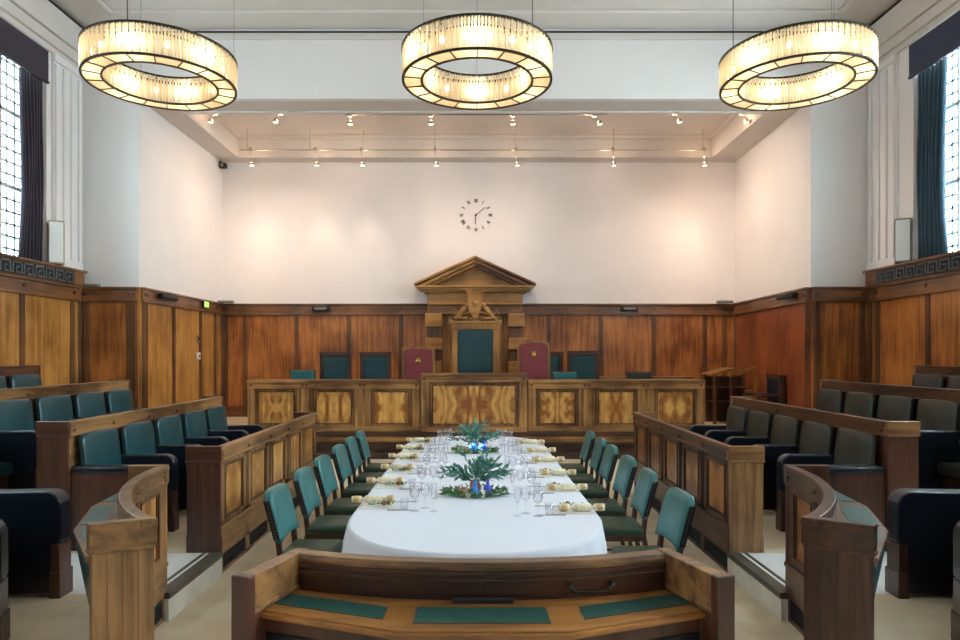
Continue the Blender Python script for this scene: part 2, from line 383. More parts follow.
for sx,pm in ((-1,'w_yel'),(1,'w_red')):
    wainscot(lambda u,d,z,sx=sx:(sx*(XA-d+SP(sx)*u/(Y2-Y1)),Y1+u,z),Y2-Y1,[.09,.17,1.3,2.6,3.42,3.85] if sx<0 else [.08,3.85],pm,'w_trim_y',.5,'tall wood panelling on the %s side of the alcove'%LR(sx))
    wainscot(lambda u,d,z,sx=sx:(sx*(XA+u),Y1-d,z),XO-XA,[.07,.15,.93] if sx<0 else [.09,.9],'w_org' if sx<0 else 'w_org','w_trim_x',.5,'panelling on the return beside the %s alcove corner'%LR(sx))
    st=[Y1-.3-1.3*i for i in range(12)]
    wainscot(lambda u,d,z,sx=sx:(sx*(XO-d),YB+u,z),Y1-YB,[v-YB for v in st]+[Y1-YB-.07],'w_yel' if sx<0 else 'w_org','w_trim_y',.0,'tall wood panelling below the %s windows'%LR(sx))
    # ledge with greek key grille
    def P(x0,x1): return (min(sx*x0,sx*x1),max(sx*x0,sx*x1))
    led=trim('w_trim_y',[(*P(6.97,XO),YB,11.97,3.19,3.44),(*P(6.93,XO+.3),YB,11.99,3.43,3.47)],'wooden window ledge with key pattern grille on the %s wall'%LR(sx),.006)
    g=MB(lambda u,d,z,sx=sx:(sx*(6.97-d),u,z))
    g.box(YB+.5,11.65,.0,.004,3.205,3.415)
    g.build('grille_recess','dark',led)
    g=MB(lambda u,d,z,sx=sx:(sx*(6.97-d),u,z)); y=11.6
    while y>5:
        t=.022
        a=3.22;c=3.40
        g.box(y-.22,y,.004,.016,c-t,c); g.box(y-t,y,.004,.016,a,c); g.box(y-.15,y,.004,.016,a,a+t)
        g.box(y-.15,y-.15+t,.004,.016,a,c-.07); g.box(y-.15,y-.07,.004,.016,c-.07-t,c-.07)
        g.box(y-.22,y-.22+t,.004,.016,a,c); g.box(y-.30,y-.22,.004,.016,a,a+t)
        y-=.26
    g.build('key_pattern','key',led)
    # fluted pilasters
    for (y0,y1) in ((11.22,11.98),(7.15,7.9)):
        tn[0]+=1
        p=MB(lambda u,d,z,sx=sx:(sx*(XO-d),u,z))
        p.box(y0,y1,0,.05,3.47,7.02); p.box(y0-.02,y1+.02,0,.09,6.9,7.02); p.box(y0-.02,y1+.02,0,.09,3.47,3.62)
        w=(y1-y0)/7
        for i in range(4): p.box(y0+w*(2*i)*1.0+.01,y0+w*(2*i+1)-.01,.05,.09,3.62,6.86)
        struct(p.build('trim_%d'%tn[0],'wall',bevel=.012),'white fluted pilaster on the %s wall'%LR(sx))
# windows
wn=0
for sx in (-1,1):
    for (y0,y1) in [(8.3,11.1 if sx<0 else 10.85),(4.1,6.9),(-.1,2.7)]:
        wn+=1
        mp=lambda u,d,z,sx=sx:(sx*(XO+.3+d),u,z)
        f=MB(mp); z0,z1=3.46,7.0
        for (a,b_,c,d_) in ((y0,y0+.07,z0,z1),(y1-.07,y1,z0,z1),(y0,y1,z0,z0+.07),(y0,y1,z1-.07,z1)): f.box(a,b_,-.05,.05,c,d_)
        for i in range(1,4): u=y0+(y1-y0)*i/4; f.box(u-.03,u+.03,-.04,.04,z0,z1)
        for i in range(1,3): z=z0+(z1-z0)*i/3; f.box(y0,y1,-.04,.04,z-.035,z+.035)
        w=struct(f.build('window_%d'%wn,'white',bevel=.008),'tall leaded window in the %s wall'%LR(sx),'window')
        l=MB(mp); nu=16; nz=18
        for i in range(1,nu):
            if i%4: u=y0+(y1-y0)*i/nu; l.box(u-.018,u+.018,-.012,.012,z0,z1)
        for i in range(1,nz):
            if i%6: z=z0+(z1-z0)*i/nz; l.box(y0,y1,-.012,.012,z-.018,z+.018)
        l.build('leading','lead',w)
        g=MB(mp); g.box(y0,y1,-.003,.003,z0,z1); g.build('pane','pane',w)
# curtains
def curtain(sx,y0,y1,mat,label,z0=3.48,z1=6.5,amp=.05,folds=7,x=XO+.085):
    n=folds*10; vs=[];fs=[]
    for k,z in enumerate([z0+(z1-z0)*j/8 for j in range(9)]):
        sp=1-.12*math.sin(PI*k/8)
        for i in range(n+1):
            t=i/n; vs.append((sx*(x+amp*math.sin(t*folds*2*PI)+.01*math.sin(k+t*9)),y1-(y1-y0)*t*sp,z))
    for k in range(8):
        for i in range(n): a=k*(n+1)+i; fs.append((a,a+1,a+n+2,a+n+1))
    b=MB(); b.add(vs,fs,True); o=b.build('curtain',mat)
    q=o.modifiers.new('solid','SOLIDIFY'); q.thickness=.012
    return tag(o,label,'curtain','tall window curtains')
def valance(sx,y0,y1,mat,label):
    mp=lambda u,d,z:(sx*(XO-.02-d),u,z)
    b=MB(mp); b.box(y0,y1,-.02,.02,6.46,7.0); b.box(y0-.01,y1+.01,-.02,.032,6.46,6.5)
    return tag(b.build('valance',mat,bevel=.01),label,'valance','window valances')
for (a,c,nm) in ((8.3,11.1,'far'),(4.1,6.9,'middle'),(-.1,2.7,'near')):
    curtain(-1,c-.55,c,'velvet_l','dark aubergine curtain at the far end of the %s left window'%nm)
    curtain(-1,a,a+.55,'velvet_l','dark aubergine curtain at the near end of the %s left window'%nm)
    c2_=10.85 if nm=='far' else c
    curtain(1,c2_-.68,c2_,'velvet_r','petrol blue curtain at the far end of the %s right window'%nm)
    curtain(1,a+.02,a+.6,'velvet_r','petrol blue curtain at the near end of the %s right window'%nm)
    valance(-1,a,c,'velvet_l','dark aubergine valance across the %s left window'%nm)
    valance(1,a,c2_+.06,'velvet_rv','navy valance across the %s right window'%nm)
# ------------------------------------------------------------------ chandeliers
def chandelier(x,label,Y=8.4,zb=5.35,qs=(-1.54,.1,2.3)):
    R=.88; Ri=.66; H=.365
    r=empty('chandelier',(x,Y,zb),label,'chandelier','ring chandeliers of glass rods')
    random.seed(3)
    def ring(b,rad,z,w,h):
        n=72;vs=[];fs=[]
        for i in range(n):
            q=2*PI*i/n
            for (rr,zz) in ((rad-w,z),(rad+w,z),(rad+w,z+h),(rad-w,z+h)): vs.append((rr*math.cos(q),rr*math.sin(q),zz))
        for i in range(n):
            j=(i+1)%n
            for k in range(4): fs.append((i*4+k,i*4+(k+1)%4,j*4+(k+1)%4,j*4+k))
        b.add(vs,fs)
    b=MB(); ring(b,R,0,.014,.022); ring(b,Ri,0,.012,.022)
    b.build('bottom_ring','iron',r)
    for i in range(18):
        b=MB(); q=2*PI*(i+.5)/18; c,s_=math.cos(q),math.sin(q); w=.006
        b.add([((Ri)*c-s_*w,(Ri)*s_+c*w,.002),((Ri)*c+s_*w,(Ri)*s_-c*w,.002),(R*c+s_*w,R*s_-c*w,.002),(R*c-s_*w,R*s_+c*w,.002),
               ((Ri)*c-s_*w,(Ri)*s_+c*w,.018),((Ri)*c+s_*w,(Ri)*s_-c*w,.018),(R*c+s_*w,R*s_-c*w,.018),(R*c-s_*w,R*s_+c*w,.018)],
              [(0,1,2,3),(7,6,5,4),(0,4,5,1),(1,5,6,2),(2,6,7,3),(3,7,4,0)])
        b.build('spoke','iron',r)
    b=MB(); ring(b,R,H-.012,.02,.026); ring(b,Ri,H-.012,.012,.022)
    for i in range(9):
        q=2*PI*i/9; b.tube([(Ri*math.cos(q),Ri*math.sin(q),H),(R*math.cos(q),R*math.sin(q),H)],.008,6)
    b.build('top_ring','iron',r)
    for rad,n in ((R-.004,150),(Ri+.004,112)):
        b=MB()
        for i in range(n):
            q=2*PI*i/n; rr=rad+.006*(1 if i%2 else -1); z0=.022+random.uniform(0,.006)
            px,py=rr*math.cos(q),rr*math.sin(q)
            b.tube([(px,py,z0),(px,py,H-.012)],.013,6)
        o=b.build('glass_rods','rods',r); o['kind']='stuff'
    n=72;b=MB();vs=[];fs=[]
    for i in range(n):
        q=2*PI*i/n
        for rr in (Ri,R):
            for zz in (.012,.016): vs.append((rr*math.cos(q),rr*math.sin(q),zz))
    for i in range(n):
        a=4*i;c=4*((i+1)%n); fs+=[(a,c,c+2,a+2),(a+1,a+3,c+3,c+1)]
    b.add(vs,fs,True); b.build('diffuser','diff',r)
    for i in range(18):
        q=2*PI*i/18; rr=(R+Ri)/2
        b=MB(); b.ball((0,0,0),.026,8,(1,1,1.6)); o=b.build('bulb','bulb',r); o.location=(rr*math.cos(q),rr*math.sin(q),.2)
    for k_,q in enumerate(qs):
        b=MB(); b.tube([(R*math.cos(q),R*math.sin(q),H),(R*math.cos(q),R*math.sin(q),ZC-zb)],.005 if k_==0 else .0025,6); b.build('suspension_cable','black' if k_==0 else 'grey',r)
    return r
c1=chandelier(-3.93,'left ring chandelier with glowing glass rods, near the dark curtained window')
chandelier(.024,'central ring chandelier with glowing glass rods, hanging above the long table',8.0,5.22,(-.81,-2.3,1.57))
chandelier(4.01,'right ring chandelier with glowing glass rods, near the blue curtained window',qs=(-2.9,-1.55,.6))
# ------------------------------------------------------------------ desks
C0=(0,5.0)
def arc_mp(sx,R,shear=0,phi0=0):
    # u = angle (rad) from the -Y axis, d = radial inward offset (negative = outward)
    def f(u,d,z):
        r=R-d
        uu=u
        return (sx*r*math.sin(uu),C0[1]-r*math.cos(uu),z)
    return f
def desk(kind,sx,label):
    """panelled council desk: tall rail panel to the aisle, sloping writing top behind"""
    if kind=='row':
        mp=lambda u,d,z:(sx*(2.28-d),6.0+u,z); L=3.6; N=1; NO=1; npan=5; D=.30; R=None; u0=0
        zb=.2; hm='oak_y'; vm='oak_v'; dm='oak_y'; burlm='burl_y'; loc=(sx*2.4,7.8,0)
    elif kind=='curve':
        u0=math.radians(44.4 if sx<0 else 45.8); L=math.radians(90)-u0; D=.255 if sx<0 else .29; mpa=arc_mp(sx,2.30 if sx<0 else 2.32); shr=math.radians(2.6 if sx<0 else 1.2)
        def mp(u,d,z):
            t=1-(u-u0)/L; return mpa(u+shr*max(0,-d)/.3*max(0,t),d,z)
        N=14; NO=3; npan=3; zb=.0; hm='oak_y'; vm='oak_v'; dm='oak_y'; burlm='burl_y'; loc=(sx*2.2,4.1,0)
    else:
        mp=(lambda u,d,z,f=arc_mp(1,2.30):(f(u,d,z)[0]+.03,f(u,d,z)[1],z)); u0=math.radians(-19.9); L=math.radians(39.8); D=.37; N=16; NO=3; npan=3; zb=.0
        hm='oak_dx'; vm='oak_dv'; dm='top_x'; burlm='burl_x'; loc=(0,2.6,0)
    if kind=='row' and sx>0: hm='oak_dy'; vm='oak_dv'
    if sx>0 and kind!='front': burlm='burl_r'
    if kind=='curve' and sx>0: hm='oak_dy'; vm='oak_dv'  # right desks in darker oak, the shade on that side set by colour
    u1=u0+L; sc=L/3.6 if kind=='row' else L  # unit conversion along u
    one=1.0 if kind=='row' else 1/2.30       # metre -> u
    r=empty('council_desk',loc,label,'desk','panelled council desks')
    inv=Vector(loc)
    def B(b,name,mat,bev=.005,**k):
        b.v=[tuple(Vector(v)-inv) for v in b.v]; return b.build(name,mat,r,bevel=bev,**k)
    zf=1.14
    # main panel board
    b=MB(mp); b.box(u0,u1,-.05,-.022,.02,1.1,N); b.box(u0,u1,-.05,0.004,.2,.43,N); b.box(u0,u1,-.05,.014,.40,.43,N); B(b,'front_board',hm)
    # frame stiles/rails
    b=MB(mp)
    b.box(u0,u1,-.022,-.002,.43,.475,N); b.box(u0,u1,-.022,-.002,.975,1.02,N)
    pitch=L/npan; sw=.115*one
    for i in range(npan+1):
        c=u0+pitch*i; a=max(u0,c-sw/(1 if 0<i<npan else 1)); e=min(u1,c+sw)
        b.box(a,e,-.022,-.002,.43,1.02)
        for off in (-.03*one,.0,.03*one):
            if u0+.008*one<c+off<u1-.008*one: b.box(c+off-.006*one,c+off+.006*one,-.002,.006,.46,1.0)
    B(b,'panel_frame',vm,.004)
    # panels with mouldings
    for i in range(npan):
        a=u0+pitch*i+sw; e=u0+pitch*(i+1)-sw; m=.025*one
        n=3 if kind!='row' else 1
        k=MB(mp); k.box(a+m*1.6,e-m*1.6,-.022,-.012,.50,.95,n)
        ctr=Vector((0,0,0))
        for v in k.v: ctr+=Vector(v)
        ctr/=len(k.v)
        o=k.build('burl_panel',burlm,bevel=.004,origin=tuple(ctr)); o.parent=r; o.location=ctr-inv
        o['label']='golden burl veneer panel' if burlm!='burl_r' else 'dark polished burl panel'
        k=MB(mp)
        for (p,q,s_,t) in ((a,e,.475,.49),(a,e,.96,.975),(a,a+m*.7,.475,.975),(e-m*.7,e,.475,.975)): k.box(p,q,-.022,.004,s_,t,n)
        for (p,q,s_,t) in ((a+m,e-m,.497,.505),(a+m,e-m,.945,.953),(a+m,a+m*1.4,.497,.953),(e-m*1.4,e-m,.497,.953)): k.box(p,q,-.022,-.006,s_,t,n)
        pm_=B(k,'panel_moulding',hm if sx>0 else 'w_trim_v',.002); pm_.parent=o; pm_.location=inv-ctr
    # rail
    b=MB(mp); b.box(u0,u1,-.055,.006,1.015,1.115,N); b.box(u0,u1,-.055,.012,1.01,1.03,N)
    B(b,'top_rail',hm)
    b=MB(mp); b.sec([(-.058,1.115),(.018,1.115),(.018,1.13),(.012,zf+.008),(-.05,zf+.008),(-.058,1.13)],u0-.01*one,u1+.01*one,N)
    B(b,'rail_cap','oak_x' if kind=='front' else hm,.004)
    for i in range(npan+1):
        b=MB(mp)
        c=min(max(u0+pitch*i,u0+.05*one),u1-.05*one)
        pts=[(c+.02*one*math.cos(2*PI*j/10),.006,1.07+.02*math.sin(2*PI*j/10)) for j in range(10)]
        p2=[(p[0]+ (c-p[0])*.3,.024,p[2]+(1.07-p[2])*.3) for p in pts]
        b.add(pts+p2,[(j,(j+1)%10,10+(j+1)%10,10+j) for j in range(10)]+[tuple(range(10,20))])
        B(b,'rosette',hm,0)
    # vents
    ng=2 if kind!='row' else 5
    for i in range(ng):
        b=MB(mp); a=u0+L*i/ng+.06*one; e=u0+L*(i+1)/ng-.06*one
        b.box(a,e,-.022,-.015,.03,.165,4 if kind!='row' else 1)
        for z in (.04,.07,.10,.13): b.box(a,e,-.016,-.006,z,z+.008,4 if kind!='row' else 1)
        B(b,'vent_grille','dark',0)
    b=MB(mp)
    b.box(u0,u1,-.022,.0,.17,.2,N); b.box(u0,u1,-.022,.0,.0,.028,N)
    for i in range(ng+1):
        c=u0+L*i/ng; b.box(max(u0,c-.06*one),min(u1,c+.06*one),-.022,.0,.0,.2)
    B(b,'plinth',vm,.002)
    if kind=='front':
        b=MB(mp); b.box(u0+.02,u1-.02,-.066,-.05,1.075,1.085,N); b.box(u0+.02,u1-.02,-.062,-.05,1.10,1.115,N); B(b,'rail_moulding','oak_dx',.002)
    # writing top
    fo=[(-.87,2.575),(-.275,2.355),(.335,2.355),(.93,2.575)]
    if kind=='front':
        b=MB(); poly=fo+[(.03+2.35*math.sin(q),5-2.35*math.cos(q)) for q in [math.radians(19.5-39*i/14) for i in range(15)]]
        b.prism(poly,'z',.965,1.0); b.prism([fo[0]]+[(fo[i][0],fo[i][1]-.015) for i in (0,1,2,3)]+[fo[3],(fo[2][0],fo[2][1]+.02),(fo[1][0],fo[1][1]+.02)],'z',.975,.992)
        B(b,'writing_top',dm,.004)
    else:
        b=MB(mp); b.sec([(-.05,.975),(-.05,1.005),(-D,.995),(-D-.02,.985),(-D-.02,.965),(-D,.955)],u0+.03*one,u1-.03*one,NO); B(b,'writing_top',dm,.004)
    np_=3 if kind!='row' else 5
    if kind=='front':
        for q in ([(-.80,2.735),(-.335,2.575),(-.338,2.455),(-.836,2.63)],[(-.22,2.57),(.27,2.57),(.275,2.42),(-.225,2.42)],[(.40,2.575),(.865,2.735),(.90,2.63),(.40,2.455)]):
            b=MB(); b.prism(q,'z',.998,1.003); B(b,'writing_pad','pad',0)
        for (a_,c_) in ((-.57,2.80),(.03,2.655),(.62,2.80)):
            b=MB(); e_=.08*(1 if a_>.1 else (-1 if a_<0 else 0)); b.prism([(a_-.12,c_-.02-e_*.5),(a_+.12,c_-.02+e_*.5),(a_+.12,c_-.045+e_*.5),(a_-.12,c_-.045-e_*.5)],'z',1.0,1.018); B(b,'pen_tray','dark',.002)
    for i in range(np_):
        if kind=='front': break
        a=u0+L*i/np_+.09*one*(.8 if kind=='curve' else 1); e=u0+L*(i+1)/np_-.09*one*(.8 if kind=='curve' else 1)
        b=MB(mp); d0,d1=-.12,-D+.015; z=lambda d:1.005+(d+.05)/(D-.05)*.01
        b.sec([(d0,z(d0)-.004),(d0,z(d0)+.003),(d1,z(d1)+.003),(d1,z(d1)-.004)],a,e,1); B(b,'writing_pad','pad',0)
    if kind=='front':
        b=MB(mp); c=math.radians(10.5)
        pl=[(c-.045,-.056,.0),(c+.045,-.056,.0)]
        b.box(c-.04,c+.04,-.062,-.055,1.03,1.075,2); dp_=B(b,'drawer_plate','oak_dx',.002)
        b=MB(mp)
        b.tube([(c-.036,-.064,1.06),(c-.036,-.085,1.055),(c-.03,-.088,1.035),(c,-.09,1.03),(c+.03,-.088,1.035),(c+.036,-.085,1.055),(c+.036,-.064,1.06)],.005,6)
        B(b,'pull_handle','iron',0).parent=dp_
    # knee board with leather inset
    b=MB(mp)
    lo=zb+.02 if kind!='front' else .02
    if kind=='front':
        for i in range(3):
            A=Vector(fo[i]);E=Vector(fo[i+1]); t_=(E-A).normalized(); nn=Vector((t_.y,-t_.x)); 
            if nn.y>0: nn=-nn
            A=A-nn*.02;E=E-nn*.02; q=[tuple(A),tuple(E),tuple(E-nn*.03),tuple(A-nn*.03)]
            b=MB(); b.prism(q,'z',.02,.965); B(b,'knee_board','oak_dv',.003)
            A2=A+t_*.07;E2=E-t_*.07; b=MB(); b.prism([tuple(A2),tuple(E2),tuple(E2+nn*.008),tuple(A2+nn*.008)],'z',.12,.91); B(b,'knee_pad','leather_n',.002)
    elif kind=='row':
        b.box(u0+.03*one,u1-.03*one,-D+.0,-D+.03,lo,.955,NO); B(b,'knee_board',hm,.003)
        for i in range(3):
            a=u0+L*i/3+.07*one; e=u0+L*(i+1)/3-.07*one
            b=MB(mp); b.box(a,e,-D-.008,-D,lo+.12,.87); B(b,'knee_pad','leather_n',.004)
    else:
        b.sec([(-D,.955),(-D+.03,.955),(-D+.10,.55),(-D+.07,.55)],u0+.03*one,u1-.03*one,NO); B(b,'knee_board',hm,.003)
        for i in range(3):
            a=u0+L*i/3+.05*one; e=u0+L*(i+1)/3-.05*one
            b=MB(mp); b.sec([(-D-.006,.93),(-D+.01,.93),(-D+.072,.58),(-D+.056,.58)],a,e); B(b,'knee_pad','leather',.002)
    # end panels
    for a,e in ((u0,u0+.035*one),(u1-.035*one,u1)):
        endm='oak_v' if (kind=='curve' and sx<0) or (kind=='row' and sx>0) else 'oak_dv'
        b=MB(mp); b.box(a-.006*one,e+.006*one,-D,.002,zb,1.02)
        for j in range(1,4):
            d=-D*j/4; b.box(a-.009*one,e+.009*one,d-.003,d+.003,zb+.16,1.0)
        B(b,'end_panel',endm,.004)
        b=MB(mp); b.box(a-.011*one,e+.011*one,-D-.012,.014,1.02,zf+.012); b.box(a-.015*one,e+.015*one,-D-.016,.006,1.005,1.025)
        B(b,'end_band','oak_dx' if (kind=='curve' and sx>0) or (kind=='row' and sx<0) else 'oak_x',.005)
        k=MB(mp); k.box(a-.008*one,e+.008*one,-D-.006,.004,zb,zb+.15); B(k,'end_skirting',endm,.005)
        if kind=='front':
            b=MB(mp); q=a if a==u0 else a
            b.box(a-.016*one,e+.016*one,-D-.02,-D+.025,0,zf+.016); B(b,'end_post','oak_dv',.006)
    return r
desk('row',-1,'straight panelled desk front left of the table, bright burl panels')
desk('row',1,'straight panelled desk front right of the table, dark polished panels')
desk('curve',-1,'curved desk at the left foreground with pale oak end panel')
desk('curve',1,'curved desk at the right foreground with dark brown end panel')
desk('front',1,'curved three place writing desk in the centre foreground before the table')
# ------------------------------------------------------------------ benches
def bench(sx,X0,Xb,zf,ztop,ya,n,pitch,label,lm,Dk=.27,near_end=True,hm='oak_y'):
    """row of joined council seats; |x| runs from X0 (arm fronts) to Xb (seat back panel)"""
    L=n*pitch
    mp=lambda u,d,z:(sx*(X0+d),ya+u,z); W=Xb-X0
    loc=(sx*Xb,ya+L/2,zf); inv=Vector(loc)
    r=empty('bench_row',loc,label,'bench','tiered council benches')
    def B(b,name,mat,bev=.005,**k):
        b.v=[tuple(Vector(v)-inv) for v in b.v]; return b.build(name,mat,r,bevel=bev,**k)
    # back structure
    b=MB(mp); b.box(0,L,W,W+.04,zf,ztop-.13); b.box(0,L,W-.012,W+.05,ztop-.13,ztop-.03); B(b,'back_panel',hm)
    b=MB(mp); b.box(-.01,L+.01,W-.02,W+.06,ztop-.03,ztop); b.box(0,L,W-.018,W+.05,ztop-.14,ztop-.125); B(b,'top_rail',hm)
    for i in range(n+1):
        b=MB(mp)
        u=min(max(i*pitch,.06),L-.06)
        c=[(u+.02*math.cos(2*PI*j/10),W-.012,ztop-.08+.02*math.sin(2*PI*j/10)) for j in range(10)]
        c2=[(u+(p[0]-u)*.6,W-.03,ztop-.08+(p[2]-ztop+.08)*.6) for p in c]
        b.add(c+c2,[(j,(j+1)%10,10+(j+1)%10,10+j) for j in range(10)]+[tuple(range(10,20))])
        B(b,'rosette',hm,0)
    # writing shelf behind for the row above
    b=MB(mp); b.sec([(W+.04,ztop-.15),(W+.04,ztop-.13),(W+Dk,ztop-.19),(W+Dk,ztop-.215)],.03,L-.03); B(b,'writing_shelf',hm)
    b=MB(mp); b.box(.03,L-.03,W+Dk-.03,W+Dk,zf+.24,ztop-.2); B(b,'shelf_board',hm)
    for a,e in ((-.035,0),(L,L+.035)):
        b=MB(mp); b.box(a,e,W-.005,W+Dk,zf,ztop-.13); B(b,'end_panel','oak_dv')
        b=MB(mp); b.box(a-.006,e+.006,W-.015,W+Dk+.01,ztop-.13,ztop+.004); B(b,'end_band','oak_dx' if sx<0 else 'oak_x'); b=MB(mp); b.box(a-.008,e+.008,W-.01,W+Dk+.01,zf,zf+.14); B(b,'end_skirting','oak_dv')
    # seats
    for i in range(n):
        c=(i+.5)*pitch; hw=pitch/2-.045
        b=MB(mp); b.rbox(c-hw,c+hw,.27,W-.07,zf+.33,zf+.46,.035); B(b,'seat_cushion',lm,0)
        b=MB(mp); b.box(c-hw-.01,c+hw+.01,.32,W,zf+.0,zf+.33); B(b,'seat_base','oak_dv')
        zt=ztop-.115; zb_=zf+.43
        # leaning curved back cushion
        b=MB(); bm=bmesh.new(); bmesh.ops.create_cube(bm,size=1)
        bmesh.ops.subdivide_edges(bm,edges=bm.edges[:],cuts=5,use_grid_fill=True)
        for v in bm.verts:
            x,y,z=v.co; 
            # x->u, y->d (thickness), z->height
            ed=max(abs(x),abs(z))*2
            th=.07*(1-.45*max(0,ed-.6)/.4)
            uu=c+x*2*hw*(.99-.03*(z+.5))
            lean=(.5-z)*.07
            dd=W-.065-lean+y*2*th*.6-.02*(1-(2*x)**2)*(1 if y<0 else 0)
            zz=zb_+(z+.5)*(zt-zb_)-.015*(2*x)**2*(z>0.45)
            v.co=(uu,dd,zz)
        vs=[tuple(v.co) for v in bm.verts]; bm.verts.index_update()
        b.mp=mp; b.add(vs,[tuple(v.index for v in f.verts) for f in bm.faces],True); bm.free()
        B(b,'back_cushion',lm,0,sub=1)
    # arms
    for i in range(n+1):
        u=i*pitch; h=zf+.77; t=.055
        if i==0 and near_end:
            u+=.05
            b=MB(mp); b.box(u-.04,u+.03,.11,W,zf,h-.07); B(b,'arm_panel','oak_dv')
            b=MB(mp); b.rbox(u-.06,u+.06,.08,W-.01,h-.08,h,.03); B(b,'armrest','leather_n',0)
            continue
        if i==n: u-=.05
        if i==0: u+=.05
        prof=[]; rr=.11
        for j in range(7):
            q=PI/2*j/6; prof.append((.0+rr-rr*math.cos(q) if False else rr-rr*math.sin(PI/2-q),h-rr+rr*math.sin(q)))
        prof=[(rr-rr*math.cos(PI/2*j/6),h-rr+rr*math.sin(PI/2*j/6)) for j in range(7)]
        poly=[(0.0,zf+.40)]+prof+[(W-.03,h-.01),(W-.03,zf+.05),(.03,zf+.05),(.03,zf+.40)]
        b=MB(mp); b.sec(poly,u-t,u+t); B(b,'armrest','leather_n',.02,seg=3)
        b=MB(mp); b.box(u-t-.004,u+t+.004,.008,.06,zf,zf+.39); b.box(u-t-.008,u+t+.008,.0,.065,zf,zf+.17); B(b,'arm_plinth','oak_dv',.006)
    return r
for sx in (-1,1):
    lm='leather' if sx<0 else 'leather_r'
    hm='oak_y' if sx<0 else 'oak_dy'  # right benches in darker leather and oak, their shade set by colour
    dx=0 if sx<0 else .05
    bench(sx,3.01+dx,3.66+dx,.2,1.37,6.04,5,.722,'front row of five leather council seats on the %s behind the panelled desk'%LR(sx),lm,hm=hm)
    bench(sx,4.35,5.0,.44,1.61,6.04,5,.722,'second row of leather council seats on the %s, one tier up'%LR(sx),lm,hm=hm)
    bench(sx,5.65+dx,6.3+dx,.66,1.82,6.04,5,.722,'top row of leather council seats on the %s against the wall panelling'%LR(sx),lm,Dk=.2,hm='oak_dy')
    # curved bench behind the curved desk (individual joined seats, radial)
    r=empty('curved_bench',(sx*3.4,4.2,.2),'curved leather bench behind the %s curved desk, only its arms in view'%LR(sx),'bench','tiered council benches')
    inv=Vector((sx*3.4,4.2,.2))
    def B(b,name,mat,bev=.005,**k):
        b.v=[tuple(Vector(v)-inv) for v in b.v]; return b.build(name,mat,r,bevel=bev,**k)
    mpa=arc_mp(sx,3.02 if sx<0 else 3.08)
    zf=.2;h=zf+.775;W=.78;one=1/3.06
    a90=math.radians(89)
    pit=.86*one
    for i in range(3):
        u=a90-pit*i
        rr=.11
        prof=[(-(rr-rr*math.cos(PI/2*j/6)),h-rr+rr*math.sin(PI/2*j/6)) for j in range(7)]
        poly=[(0.0,zf+.40)]+prof+[(-(W-.03),h-.01),(-(W-.03),zf+.03),(-.03,zf+.03),(-.03,zf+.40)]
        t=.07*one
        b=MB(mpa); b.sec(poly,u-t,u+t); B(b,'armrest','leather_n',.025,seg=3)
        b=MB(mpa); b.box(u-t-.002,u+t+.002,-.07,-.005,zf,zf+.39); b.box(u-t-.005,u+t+.005,-.075,.004,zf,zf+.19); B(b,'arm_plinth','oak_dv',.006)
        if i<2:
            b=MB(mpa); b.box(u-pit+t,u-t,-W+.05,-.38,zf+.33,zf+.46,4); B(b,'seat_cushion',lm,.03,seg=3)
            b=MB(mpa); b.box(u-pit+t,u-t,-W,-.45,zf,zf+.33,4); B(b,'seat_base','oak_dv')
            b=MB(mpa); b.box(u-pit+t,u-t,-W-.02,-W+.08,zf+.44,zf+1.06,4); B(b,'back_cushion',lm,.03,seg=3)
    b=MB(mpa); b.box(a90-2*pit-.05,a90+.03,-W-.06,-W-.02,zf,1.34,12); b.box(a90-2*pit-.05,a90+.03,-W-.07,-W-.0,1.34,1.37,12); B(b,'back_panel',hm)
